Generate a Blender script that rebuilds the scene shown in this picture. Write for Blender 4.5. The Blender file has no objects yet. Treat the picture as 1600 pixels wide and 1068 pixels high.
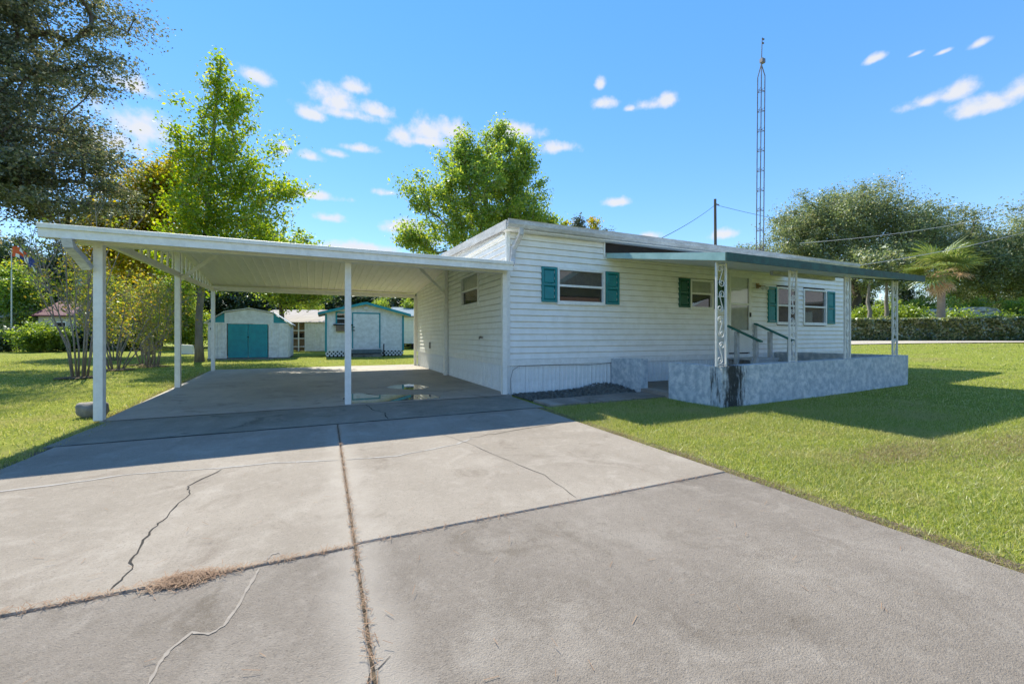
import bpy, math, random
import numpy as np
from mathutils import Vector, Matrix

R = math.radians
rng = np.random.default_rng(7)
random.seed(7)
sc = bpy.context.scene
col = sc.collection

# ------------------------------------------------------------------ camera
CAM_H, YAW, FPX = 1.15, R(24.4), 645.0
CY, SY = math.cos(YAW), math.sin(YAW)
cd = bpy.data.cameras.new('camera')
cd.sensor_width = 36.0
cd.lens = FPX / 1600 * 36
cd.shift_y = -9 / 1600
cd.clip_start, cd.clip_end = 0.05, 2000
cam = bpy.data.objects.new('camera', cd)
cam.location = (0, 0, CAM_H)
cam.rotation_euler = (R(90), 0, -YAW)
col.objects.link(cam)
sc.camera = cam

def W(px, d):
    """bearing (column of the survey photo) and depth in metres -> ground x, y"""
    r = (px - 800) / FPX
    return ((r * CY + SY) * d, (-r * SY + CY) * d)

def sky_dir(px, py):
    r, up = (px - 800) / FPX, (525 - py) / FPX
    return Vector((r * CY + SY, -r * SY + CY, up)).normalized()

# ------------------------------------------------------------------ world and sun
SUN_EL, SUN_AZ = R(47.5), R(-11.0)          # azimuth from +Y, negative = towards -X
SKY, SUNP, EXPO = 0.15, 2.2, 1.88
world = bpy.data.worlds.new('World')
sc.world = world
world.use_nodes = True
nt = world.node_tree
nt.nodes.clear()
N = nt.nodes.new
def L(a, b): nt.links.new(a, b)
out = N('ShaderNodeOutputWorld')
sky = N('ShaderNodeTexSky')
sky.sky_type = 'NISHITA'
sky.sun_disc = False
sky.sun_elevation = SUN_EL
sky.sun_rotation = SUN_AZ
sky.air_density, sky.dust_density, sky.ozone_density = 1.0, 0.0, 4.0
hsv = N('ShaderNodeHueSaturation')
hsv.inputs['Saturation'].default_value = 1.82; hsv.inputs['Hue'].default_value = 0.511
gam = N('ShaderNodeGamma'); gam.inputs[1].default_value = 0.5
L(sky.outputs[0], gam.inputs[0]); L(gam.outputs[0], hsv.inputs['Color'])
bg = N('ShaderNodeBackground')
bg.inputs[1].default_value = SKY
L(hsv.outputs[0], bg.inputs[0])
tc = N('ShaderNodeTexCoord')
CLOUDS = [(490, 180, 26, 13), (530, 162, 38, 26), (585, 174, 32, 17), (556, 138, 26, 15), (545, 180, 70, 14), (630, 213, 26, 18), (668, 208, 38, 25), (706, 206, 30, 22), (665, 222, 62, 14),
          (875, 231, 32, 14), (800, 206, 50, 17), (208, 137, 36, 19), (222, 200, 62, 38), (190, 228, 50, 24), (940, 163, 23, 13),
          (939, 133, 9, 14), (1020, 164, 30, 14), (1040, 158, 16, 17), (985, 170, 9, 6), (1450, 158, 34, 15), (1490, 146, 36, 16), (1545, 165, 60, 20), (1590, 145, 46, 24),
          (965, 317, 25, 9), (478, 304, 52, 9), (610, 302, 25, 8), (632, 356, 42, 15), (512, 341, 26, 10),
          (560, 232, 38, 9), (483, 245, 22, 11), (1368, 91, 17, 9), (1432, 84, 14, 5), (1472, 82, 12, 5), (1530, 68, 17, 9), (560, 388, 70, 11),
          (445, 233, 16, 13), (522, 240, 18, 9), (1130, 366, 24, 10), (1010, 372, 30, 9), (400, 120, 30, 18), (660, 377, 40, 9)]
spots_dir = []
for a, b, c, d in CLOUDS:                  # each cloud keeps its own tilt and angular size
    o_ = sky_dir(a, b); ra = sky_dir(a + c, b) - o_; ub = sky_dir(a, b - d) - o_
    spots_dir.append((o_, ra / ra.length_squared, ub / ub.length_squared))
prev = None
def vdot(v):
    n = N('ShaderNodeVectorMath'); n.operation = 'DOT_PRODUCT'
    L(tc.outputs['Generated'], n.inputs[0]); n.inputs[1].default_value = v
    return n.outputs['Value']
def wm(op, a, b=None, c=None):
    n = N('ShaderNodeMath'); n.operation = op
    for i, x in enumerate((a, b, c)):
        if x is None: continue
        if isinstance(x, (int, float)): n.inputs[i].default_value = x
        else: L(x, n.inputs[i])
    return n.outputs[0]
for o_, ra, ub in spots_dir:
    a = wm('SUBTRACT', vdot(ra), o_.dot(ra)); b = wm('SUBTRACT', vdot(ub), o_.dot(ub))
    b = wm('MAXIMUM', b, wm('MULTIPLY', b, -1.5))
    r2 = wm('MULTIPLY_ADD', a, a, wm('MULTIPLY', b, b))
    prev = r2 if prev is None else wm('SMOOTH_MIN', prev, r2, 0.2)
def cloud_noise(scale, vec, detail=6, rough=0.55):
    n = N('ShaderNodeTexNoise'); n.inputs['Scale'].default_value = scale; n.inputs['Detail'].default_value = detail; n.inputs['Roughness'].default_value = rough
    L(vec, n.inputs['Vector']); return n.outputs[0]
def ss(v, lo, hi, top=1.0):
    m = N('ShaderNodeMapRange'); m.interpolation_type = 'SMOOTHSTEP'; m.inputs['From Min'].default_value = lo; m.inputs['From Max'].default_value = hi; m.inputs['To Max'].default_value = top
    L(v, m.inputs['Value']); return m.outputs[0]
n1 = cloud_noise(26, tc.outputs['Generated'], 7, 0.58); n2 = cloud_noise(9, tc.outputs['Generated'], 3, 0.5)
dens = wm('SUBTRACT', 1.0, wm('SQRT', wm('MAXIMUM', prev, 0.0)))
dens = wm('ADD', dens, wm('ADD', wm('MULTIPLY', wm('SUBTRACT', n1, 0.5), 2.5), wm('MULTIPLY', wm('SUBTRACT', n2, 0.5), 0.6)))
inview = ss(dens, -0.22, 0.85, 0.95)
# fair-weather cumulus added over the unseen rest of the dome for fill light
sx = N('ShaderNodeSeparateXYZ'); L(tc.outputs['Generated'], sx.inputs[0])
zz_ = wm('MAXIMUM', wm('ADD', sx.outputs[2], 0.12), 0.05)
cb = N('ShaderNodeCombineXYZ'); L(wm('DIVIDE', sx.outputs[0], zz_), cb.inputs[0]); L(wm('DIVIDE', sx.outputs[1], zz_), cb.inputs[1])
rest = ss(cloud_noise(1.5, cb.outputs[0], 7, 0.58), 0.55, 0.72, 0.94)
fw = sky_dir(800, 330)
rest = wm('MULTIPLY', rest, ss(wm('MULTIPLY', vdot(fw), -1), -0.60, -0.48))
mask = wm('MAXIMUM', inview, rest)
bgc = N('ShaderNodeBackground'); bgc.inputs[0].default_value = (0.93, 0.95, 1.0, 1); bgc.inputs[1].default_value = 0.25
mx = N('ShaderNodeMixShader')
L(mask, mx.inputs[0]); L(bg.outputs[0], mx.inputs[1]); L(bgc.outputs[0], mx.inputs[2]); L(mx.outputs[0], out.inputs[0])

sd = bpy.data.lights.new('sun', 'SUN')
sd.energy = SUNP; sd.angle = R(0.53); sd.color = (1.0, 0.945, 0.80)
sun = bpy.data.objects.new('sun', sd)
sv = Vector((math.sin(SUN_AZ) * math.cos(SUN_EL), math.cos(SUN_AZ) * math.cos(SUN_EL), math.sin(SUN_EL)))
sun.rotation_euler = sv.to_track_quat('Z', 'Y').to_euler()
sun.location = sv * 60
col.objects.link(sun)
sc.view_settings.view_transform = 'Standard'
sc.view_settings.look = 'None'
sc.view_settings.exposure = EXPO
sc.view_settings.gamma = 1
sc.cycles.use_denoising = True
sc.cycles.max_bounces = 8
sc.cycles.transparent_max_bounces = 8

# ------------------------------------------------------------------ materials
def mat(name, c, rough=0.6, c2=None, scale=4.0, bump=0.0, bscale=60.0, metal=0.0, spec=0.5, stretch=(1, 1, 1), lo=0.35, hi=0.65, c3=None, scale3=90.0, f3=0.3):
    m = bpy.data.materials.new(name); m.use_nodes = True
    t = m.node_tree; b = t.nodes['Principled BSDF']
    b.inputs['Base Color'].default_value = (*c, 1); b.inputs['Roughness'].default_value = rough
    b.inputs['Metallic'].default_value = metal; b.inputs['Specular IOR Level'].default_value = spec
    tcn = t.nodes.new('ShaderNodeTexCoord'); mpn = t.nodes.new('ShaderNodeMapping')
    mpn.inputs['Scale'].default_value = stretch
    t.links.new(tcn.outputs['Object'], mpn.inputs[0])
    def ramp(scale, lo, hi, det=6):
        n = t.nodes.new('ShaderNodeTexNoise'); n.inputs['Scale'].default_value = scale; n.inputs['Detail'].default_value = det; n.inputs['Roughness'].default_value = 0.62
        t.links.new(mpn.outputs[0], n.inputs['Vector'])
        r = t.nodes.new('ShaderNodeMapRange'); r.inputs['From Min'].default_value = lo; r.inputs['From Max'].default_value = hi
        t.links.new(n.outputs[0], r.inputs['Value']); return r.outputs[0]
    def mixc(fac, a, bcol):
        n = t.nodes.new('ShaderNodeMix'); n.data_type = 'RGBA'
        t.links.new(fac, n.inputs[0])
        for i, x in ((6, a), (7, bcol)):
            if isinstance(x, tuple): n.inputs[i].default_value = (*x, 1)
            else: t.links.new(x, n.inputs[i])
        return n.outputs[2]
    cur = c
    if c2: cur = mixc(ramp(scale, lo, hi), cur, c2)
    if c3:
        g = t.nodes.new('ShaderNodeMath'); g.operation = 'MULTIPLY'; g.inputs[1].default_value = f3
        t.links.new(ramp(scale3, 0.4, 0.62, 3), g.inputs[0]); cur = mixc(g.outputs[0], cur, c3)
    if not isinstance(cur, tuple): t.links.new(cur, b.inputs['Base Color'])
    if bump:
        n = t.nodes.new('ShaderNodeTexNoise'); n.inputs['Scale'].default_value = bscale; n.inputs['Detail'].default_value = 5
        t.links.new(mpn.outputs[0], n.inputs['Vector'])
        bn = t.nodes.new('ShaderNodeBump'); bn.inputs['Strength'].default_value = bump; bn.inputs['Distance'].default_value = 0.02
        t.links.new(n.outputs[0], bn.inputs['Height']); t.links.new(bn.outputs[0], b.inputs['Normal'])
    return m

def leaf_mat(name, cols, trans=0.35, gloss=0.06, rough=0.45, patch=None):
    m = bpy.data.materials.new(name); m.use_nodes = True
    t = m.node_tree; t.nodes.clear()
    o = t.nodes.new('ShaderNodeOutputMaterial'); geo = t.nodes.new('ShaderNodeNewGeometry')
    rp = t.nodes.new('ShaderNodeValToRGB'); rp.color_ramp.interpolation = 'LINEAR'
    while len(rp.color_ramp.elements) < len(cols): rp.color_ramp.elements.new(0.5)
    for i, c in enumerate(cols):
        rp.color_ramp.elements[i].position = i / max(1, len(cols) - 1); rp.color_ramp.elements[i].color = (*c, 1)
    t.links.new(geo.outputs['Random Per Island'], rp.inputs[0])
    d = t.nodes.new('ShaderNodeBsdfDiffuse'); tr = t.nodes.new('ShaderNodeBsdfTranslucent'); gl = t.nodes.new('ShaderNodeBsdfGlossy')
    gl.inputs['Roughness'].default_value = rough; gl.inputs['Color'].default_value = (0.9, 0.95, 1, 1)
    hs = t.nodes.new('ShaderNodeHueSaturation'); hs.inputs['Value'].default_value = 1.5; hs.inputs['Hue'].default_value = 0.485; hs.inputs['Saturation'].default_value = 1.1
    src = rp.outputs[0]
    if patch:
        tcn = t.nodes.new('ShaderNodeTexCoord'); nz = t.nodes.new('ShaderNodeTexNoise'); nz.inputs['Scale'].default_value = 1.1; nz.inputs['Detail'].default_value = 7; nz.inputs['Roughness'].default_value = 0.68
        t.links.new(tcn.outputs['Object'], nz.inputs['Vector']); mr_ = t.nodes.new('ShaderNodeMapRange'); mr_.inputs['From Min'].default_value = 0.48; mr_.inputs['From Max'].default_value = 0.70; mr_.inputs['To Max'].default_value = 0.65
        t.links.new(nz.outputs[0], mr_.inputs['Value']); mc = t.nodes.new('ShaderNodeMix'); mc.data_type = 'RGBA'; mc.inputs[7].default_value = (*patch, 1)
        t.links.new(mr_.outputs[0], mc.inputs[0]); t.links.new(src, mc.inputs[6]); src = mc.outputs[2]
    t.links.new(src, d.inputs[0]); t.links.new(src, hs.inputs['Color']); t.links.new(hs.outputs[0], tr.inputs[0])
    a = t.nodes.new('ShaderNodeMixShader'); a.inputs[0].default_value = trans
    t.links.new(d.outputs[0], a.inputs[1]); t.links.new(tr.outputs[0], a.inputs[2])
    b = t.nodes.new('ShaderNodeMixShader'); b.inputs[0].default_value = gloss
    t.links.new(a.outputs[0], b.inputs[1]); t.links.new(gl.outputs[0], b.inputs[2]); t.links.new(b.outputs[0], o.inputs[0])
    return m

M = dict(
    siding=mat('siding_vinyl', (0.87, 0.87, 0.85), 0.5, (0.83, 0.825, 0.80), 1.3, 0.05, 40, c3=(0.68, 0.665, 0.60), scale3=4, f3=0.35),
    trim=mat('white_trim', (0.86, 0.86, 0.84), 0.45, (0.78, 0.78, 0.76), 3, c3=(0.5, 0.5, 0.46), scale3=14, f3=0.25),
    oldtrim=mat('weathered_trim', (0.66, 0.66, 0.65), 0.55, (0.42, 0.42, 0.41), 2.2, c3=(0.28, 0.27, 0.26), scale3=16, f3=0.45, stretch=(1, 1, 4)),
    skirt=mat('skirt_vinyl', (0.84, 0.85, 0.85), 0.45, (0.75, 0.76, 0.76), 2, c3=(0.5, 0.5, 0.46), scale3=10, f3=0.2),
    carport=mat('carport_enamel', (0.86, 0.84, 0.79), 0.42, (0.79, 0.77, 0.72), 2, c3=(0.5, 0.48, 0.42), scale3=12, f3=0.2),
    ceil=mat('carport_pan', (0.88, 0.845, 0.78), 0.5, (0.82, 0.785, 0.72), 2.5, stretch=(3, .4, 1), c3=(0.66, 0.61, 0.53), scale3=8, f3=0.25),
    teal=mat('teal_paint', (0.013, 0.245, 0.265), 0.5, (0.012, 0.185, 0.21), 6, 0.05, 80),
    green=mat('shaded_teal', (0.012, 0.12, 0.09), 0.5, (0.010, 0.085, 0.065), 6, 0.05, 80),  # teal of the second shutter pair, with porch shade put into the colour
    fascia=mat('green_fascia', (0.018, 0.105, 0.09), 0.5, (0.010, 0.055, 0.048), 5, c3=(0.01, 0.03, 0.028), scale3=13, f3=0.5),
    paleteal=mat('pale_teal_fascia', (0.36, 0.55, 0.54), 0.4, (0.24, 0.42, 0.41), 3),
    railgreen=mat('rail_green', (0.02, 0.19, 0.16), 0.5, (0.015, 0.13, 0.11), 6),
    soffit=mat('porch_soffit', (0.84, 0.84, 0.76), 0.55, (0.77, 0.77, 0.69), 2),
    joint=mat('joint_dirt', (0.10, 0.08, 0.06), 1.0, (0.20, 0.155, 0.11), 9, 0.6, 200, spec=0.1),
    crack=mat('crack_dark', (0.055, 0.05, 0.045), 1.0, spec=0.1),
    patch=mat('crack_filler', (0.40, 0.37, 0.33), 0.9, (0.31, 0.28, 0.25), 30, spec=0.2),
    iron=mat('white_iron', (0.72, 0.71, 0.68), 0.45, (0.6, 0.58, 0.54), 12),
    wood=mat('grey_wood', (0.55, 0.57, 0.57), 0.75, (0.42, 0.43, 0.43), 8, 0.2, 40),
    dark=mat('dark_brown', (0.018, 0.014, 0.012), 0.9, (0.035, 0.026, 0.02), 9),
    black=mat('black_rubber', (0.015, 0.015, 0.015), 0.6),
    door=mat('door_white', (0.78, 0.78, 0.76), 0.4, (0.72, 0.72, 0.7), 4),
    roof=mat('roof_coating', (0.55, 0.56, 0.57), 0.6, (0.42, 0.43, 0.44), 3),
    blind=mat('brown_blind', (0.12, 0.10, 0.085), 0.7, (0.075, 0.062, 0.055), 12),
    curtain=mat('pale_curtain', (0.52, 0.52, 0.45), 0.8, (0.40, 0.41, 0.36), 5),
    chalk=mat('faint_filler', (0.32, 0.28, 0.235), 0.9, (0.25, 0.215, 0.18), 30, spec=0.2),
    shell=mat('camper_shell', (0.50, 0.50, 0.47), 0.6, (0.10, 0.10, 0.075), 1.6, stretch=(1, 1, 3), lo=.42, hi=.58),  # dark mottle paints palm shadow and branches onto the white shell
    straw=leaf_mat('dry_blades', [(0.30, 0.24, 0.12), (0.40, 0.33, 0.18), (0.24, 0.19, 0.09), (0.30, 0.31, 0.08)], 0.35, 0.03),
    brass=mat('old_brass', (0.35, 0.25, 0.12), 0.35, metal=0.9),
    metal=mat('galvanised_steel', (0.22, 0.22, 0.23), 0.5, (0.16, 0.13, 0.11), 5, metal=0.6),
    rust=mat('rust_steel', (0.20, 0.09, 0.045), 0.8, (0.12, 0.06, 0.03), 8),
    wiregrey=mat('grey_cable', (0.42, 0.42, 0.42), 0.6),
    pole=mat('pole_wood', (0.13, 0.10, 0.085), 0.9, (0.085, 0.07, 0.06), 5, 0.4, 30, stretch=(1, 1, .1)),
    shedw=mat('shed_white', (0.84, 0.84, 0.82), 0.55, (0.74, 0.74, 0.72), 2.4, c3=(0.36, 0.35, 0.30), scale3=5, f3=0.3),
    shedt=mat('shed_teal', (0.016, 0.31, 0.35), 0.55, (0.014, 0.24, 0.28), 4),
    tanroof=mat('tan_metal_roof', (0.55, 0.50, 0.475), 0.95, (0.45, 0.40, 0.38), 2, stretch=(.3, 2, 1), spec=.05),
    blueroof=mat('pale_blue_roof', (0.25, 0.32, 0.35), 0.9, (0.21, 0.27, 0.30), 2, spec=.1),
    lattice=mat('lattice_white', (0.74, 0.74, 0.72), 0.6),
    step=mat('grey_green_step', (0.16, 0.20, 0.19), 0.8, (0.11, 0.14, 0.14), 8),
    boards=mat('weathered_board', (0.24, 0.17, 0.12), 0.85, (0.14, 0.10, 0.075), 7, 0.3, 30),
    box1=mat('carton', (0.30, 0.21, 0.13), 0.9, (0.22, 0.15, 0.09), 5),
    burg=mat('burgundy_roof', (0.16, 0.022, 0.045), 0.6, (0.11, 0.016, 0.032), 3),
    cream=mat('cream_wall', (0.55, 0.52, 0.42), 0.7, (0.47, 0.44, 0.36), 3),
    brick=mat('brown_brick', (0.20, 0.12, 0.085), 0.85, (0.15, 0.09, 0.07), 8),
    shingle=mat('pale_shingle', (0.42, 0.40, 0.38), 0.9, (0.33, 0.31, 0.30), 7),
    greywall=mat('greyblue_wall', (0.36, 0.43, 0.46), 0.7, (0.3, 0.36, 0.39), 3),
    bark=mat('oak_bark', (0.13, 0.105, 0.085), 0.95, (0.075, 0.06, 0.05), 5, 0.6, 25, stretch=(1, 1, .3)),
    bark2=mat('gum_bark', (0.27, 0.235, 0.20), 0.95, (0.16, 0.135, 0.115), 5, 0.6, 25, stretch=(1, 1, .3)),
    twig=mat('myrtle_bark', (0.34, 0.285, 0.23), 0.9, (0.23, 0.185, 0.15), 6, 0.3, 30, stretch=(1, 1, .3)),
    palmbark=mat('palm_bark', (0.46, 0.34, 0.27), 0.95, (0.32, 0.23, 0.18), 10, 0.6, 14, stretch=(.4, .4, 2)),
    rock=mat('boulder_stone', (0.30, 0.27, 0.225), 0.9, (0.19, 0.17, 0.14), 6, 0.7, 18),
    gravel=mat('dark_gravel', (0.20, 0.195, 0.17), 0.95, (0.09, 0.088, 0.078), 20),
    needles=mat('pine_straw', (0.36, 0.235, 0.145), 0.9, (0.22, 0.13, 0.075), 14),
    mulch=mat('leaf_mulch', (0.13, 0.095, 0.06), 1.0, (0.20, 0.15, 0.085), 8, 0.8, 60, spec=0.1),
    sand=mat('sandy_road', (0.50, 0.44, 0.36), 0.95, (0.40, 0.35, 0.28), 1.0, 0.3, 60, spec=0.2),
    plastic=mat('white_plastic', (0.66, 0.68, 0.66), 0.45),
    orange=mat('flag_orange', (0.62, 0.10, 0.02), 0.8), fblue=mat('flag_blue', (0.03, 0.05, 0.22), 0.8),
    fred=mat('flag_red', (0.45, 0.03, 0.04), 0.8), fwhite=mat('flag_white', (0.75, 0.75, 0.75), 0.8),
    cyan=mat('cyan_ornament', (0.15, 0.45, 0.62), 0.5),
    oakleaf=leaf_mat('live_oak_leaves', [(0.045, 0.062, 0.024), (0.095, 0.12, 0.048), (0.17, 0.195, 0.09), (0.28, 0.24, 0.13)], 0.4, 0.08, 0.5),
    oakleaf2=leaf_mat('spreading_oak_leaves', [(0.075, 0.11, 0.04), (0.15, 0.205, 0.07), (0.24, 0.285, 0.11), (0.34, 0.33, 0.17)], 0.45, 0.07, 0.5),
    gumleaf=leaf_mat('sweetgum_leaves', [(0.105, 0.210, 0.024), (0.195, 0.323, 0.030), (0.300, 0.405, 0.036), (0.420, 0.420, 0.045)], 0.58, 0.05),
    gumleaf2=leaf_mat('green_gum_leaves', [(0.105, 0.203, 0.035), (0.185, 0.298, 0.046), (0.281, 0.386, 0.057), (0.386, 0.412, 0.070)], 0.58, 0.05),
    yellowleaf=leaf_mat('autumn_leaves', [(0.18, 0.24, 0.022), (0.30, 0.32, 0.03), (0.44, 0.38, 0.03), (0.45, 0.29, 0.03)], 0.55, 0.04),
    greyleaf=leaf_mat('grey_green_leaves', [(0.055, 0.075, 0.035), (0.10, 0.12, 0.055), (0.15, 0.155, 0.075)], 0.3, 0.08),
    woodleaf=leaf_mat('wood_leaves', [(0.021, 0.042, 0.016), (0.052, 0.088, 0.026), (0.098, 0.150, 0.039)], 0.3, 0.07),
    shrubleaf=leaf_mat('shrub_leaves', [(0.115, 0.194, 0.029), (0.202, 0.302, 0.043), (0.302, 0.374, 0.065)], 0.55, 0.05),
    myrtleleaf=leaf_mat('myrtle_leaves', [(0.14, 0.21, 0.03), (0.26, 0.31, 0.04), (0.40, 0.38, 0.05), (0.42, 0.28, 0.05)], 0.55, 0.05),
    hedgeleaf=leaf_mat('hedge_leaves', [(0.04, 0.06, 0.014), (0.13, 0.18, 0.035), (0.30, 0.34, 0.09), (0.55, 0.52, 0.24)], 0.4, 0.14, 0.4),
    frond=leaf_mat('palm_green', [(0.11, 0.17, 0.035), (0.19, 0.255, 0.06), (0.30, 0.32, 0.11)], 0.42, 0.08),
    deadfrond=leaf_mat('palm_dead', [(0.540, 0.374, 0.240), (0.690, 0.510, 0.330), (0.420, 0.270, 0.166)], 0.45, 0.04),
    grass=leaf_mat('lawn_blades', [(0.17, 0.215, 0.04), (0.28, 0.335, 0.068), (0.39, 0.425, 0.115), (0.50, 0.47, 0.22)], 0.42, 0.03, patch=(0.46, 0.41, 0.19)),
)
def glass_mat(name, c, rough=0.03, ior=1.75):
    m = bpy.data.materials.new(name); m.use_nodes = True
    b = m.node_tree.nodes['Principled BSDF']
    b.inputs['Base Color'].default_value = (*c, 1); b.inputs['Roughness'].default_value = rough; b.inputs['IOR'].default_value = ior
    b.inputs['Transmission Weight'].default_value = 0.0
    return m
def pane_mat():
    m = bpy.data.materials.new('window_glass'); m.use_nodes = True
    t = m.node_tree; t.nodes.clear()
    o = t.nodes.new('ShaderNodeOutputMaterial'); tr = t.nodes.new('ShaderNodeBsdfTransparent'); gl = t.nodes.new('ShaderNodeBsdfGlossy')
    tr.inputs[0].default_value = (0.97, 0.98, 0.98, 1); gl.inputs['Roughness'].default_value = 0.015
    fr = t.nodes.new('ShaderNodeFresnel'); fr.inputs[0].default_value = 2.0
    mx = t.nodes.new('ShaderNodeMixShader')
    ge = t.nodes.new('ShaderNodeNewGeometry'); iv = t.nodes.new('ShaderNodeMath'); iv.operation = 'SUBTRACT'; iv.inputs[0].default_value = 1.0; t.links.new(ge.outputs['Backfacing'], iv.inputs[1])
    ml = t.nodes.new('ShaderNodeMath'); ml.operation = 'MULTIPLY'; t.links.new(fr.outputs[0], ml.inputs[0]); t.links.new(iv.outputs[0], ml.inputs[1])
    t.links.new(ml.outputs[0], mx.inputs[0]); t.links.new(tr.outputs[0], mx.inputs[1]); t.links.new(gl.outputs[0], mx.inputs[2]); t.links.new(mx.outputs[0], o.inputs[0])
    return m
M['glass'] = pane_mat()
M['water'] = glass_mat('puddle_water', (0.20, 0.19, 0.17), 0.015, 4.0)

def blue_mat(name): return mat(name, (0.52, 0.565, 0.59), 0.85, (0.70, 0.71, 0.70), 4.0, 0.9, 38, spec=0.2, c3=(0.24, 0.31, 0.37), scale3=9, f3=0.6, lo=0.36, hi=0.64)
M['blue'] = blue_mat('porch_blue')
def mildew_mat():
    m = blue_mat('porch_blue_mildewed')
    t = m.node_tree; b = t.nodes['Principled BSDF']
    src = b.inputs['Base Color'].links[0].from_socket
    tcn = t.nodes.new('ShaderNodeTexCoord'); sp = t.nodes.new('ShaderNodeSeparateXYZ')
    t.links.new(tcn.outputs['Object'], sp.inputs[0])
    n = t.nodes.new('ShaderNodeTexNoise'); n.inputs['Scale'].default_value = 8; n.inputs['Detail'].default_value = 10; n.inputs['Roughness'].default_value = 0.75
    mp = t.nodes.new('ShaderNodeMapping'); mp.inputs['Scale'].default_value = (2.4, 2.4, .4)
    t.links.new(tcn.outputs['Object'], mp.inputs[0]); t.links.new(mp.outputs[0], n.inputs['Vector'])
    # black growth runs down the front face, fading at both edges
    ax = t.nodes.new('ShaderNodeMath'); ax.operation = 'SUBTRACT'; ax.inputs[1].default_value = 0.27
    t.links.new(sp.outputs[0], ax.inputs[0])
    ab = t.nodes.new('ShaderNodeMath'); ab.operation = 'ABSOLUTE'; t.links.new(ax.outputs[0], ab.inputs[0])
    sc_ = t.nodes.new('ShaderNodeMath'); sc_.operation = 'MULTIPLY_ADD'; sc_.inputs[1].default_value = -1.35; sc_.inputs[2].default_value = 0.34
    t.links.new(ab.outputs[0], sc_.inputs[0])
    ad = t.nodes.new('ShaderNodeMath'); ad.operation = 'ADD'; n16 = t.nodes.new('ShaderNodeMath'); n16.operation = 'MULTIPLY'; n16.inputs[1].default_value = 1.6; t.links.new(n.outputs[0], n16.inputs[0]); t.links.new(sc_.outputs[0], ad.inputs[0]); t.links.new(n16.outputs[0], ad.inputs[1])
    r = t.nodes.new('ShaderNodeMapRange'); r.inputs['From Min'].default_value = 0.74; r.inputs['From Max'].default_value = 1.0; r.inputs['To Max'].default_value = 0.95
    t.links.new(ad.outputs[0], r.inputs['Value'])
    mx = t.nodes.new('ShaderNodeMix'); mx.data_type = 'RGBA'; mx.inputs[7].default_value = (0.022, 0.024, 0.02, 1)
    t.links.new(r.outputs[0], mx.inputs[0]); t.links.new(src, mx.inputs[6]); t.links.new(mx.outputs[2], b.inputs['Base Color'])
    return m
M['mildew'] = mildew_mat()

def ground_mat():
    m = bpy.data.materials.new('lawn_ground'); m.use_nodes = True
    t = m.node_tree; b = t.nodes['Principled BSDF']; b.inputs['Roughness'].default_value = 1.0; b.inputs['Specular IOR Level'].default_value = 0.1
    tcn = t.nodes.new('ShaderNodeTexCoord')
    def nz(s, d=6):
        n = t.nodes.new('ShaderNodeTexNoise'); n.inputs['Scale'].default_value = s; n.inputs['Detail'].default_value = d; n.inputs['Roughness'].default_value = 0.65
        t.links.new(tcn.outputs['Object'], n.inputs['Vector']); return n.outputs[0]
    r1 = t.nodes.new('ShaderNodeValToRGB'); e = r1.color_ramp.elements
    e[0].position = 0.3; e[0].color = (0.13, 0.165, 0.022, 1); e[1].position = 0.72; e[1].color = (0.36, 0.36, 0.09, 1)
    x = e.new(0.5); x.color = (0.24, 0.28, 0.038, 1)
    t.links.new(nz(14, 8), r1.inputs[0])
    r2 = t.nodes.new('ShaderNodeMapRange'); r2.inputs['From Min'].default_value = 0.54; r2.inputs['From Max'].default_value = 0.70; r2.inputs['To Max'].default_value = 0.7
    t.links.new(nz(0.45, 7), r2.inputs['Value'])
    mx = t.nodes.new('ShaderNodeMix'); mx.data_type = 'RGBA'; mx.inputs[7].default_value = (0.30, 0.25, 0.10, 1)
    t.links.new(r2.outputs[0], mx.inputs[0]); t.links.new(r1.outputs[0], mx.inputs[6])
    t.links.new(mx.outputs[2], b.inputs['Base Color'])
    bn = t.nodes.new('ShaderNodeBump'); bn.inputs['Strength'].default_value = 0.8; bn.inputs['Distance'].default_value = 0.05
    t.links.new(nz(45, 4), bn.inputs['Height']); t.links.new(bn.outputs[0], b.inputs['Normal'])
    return m
M['ground'] = ground_mat()
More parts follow.
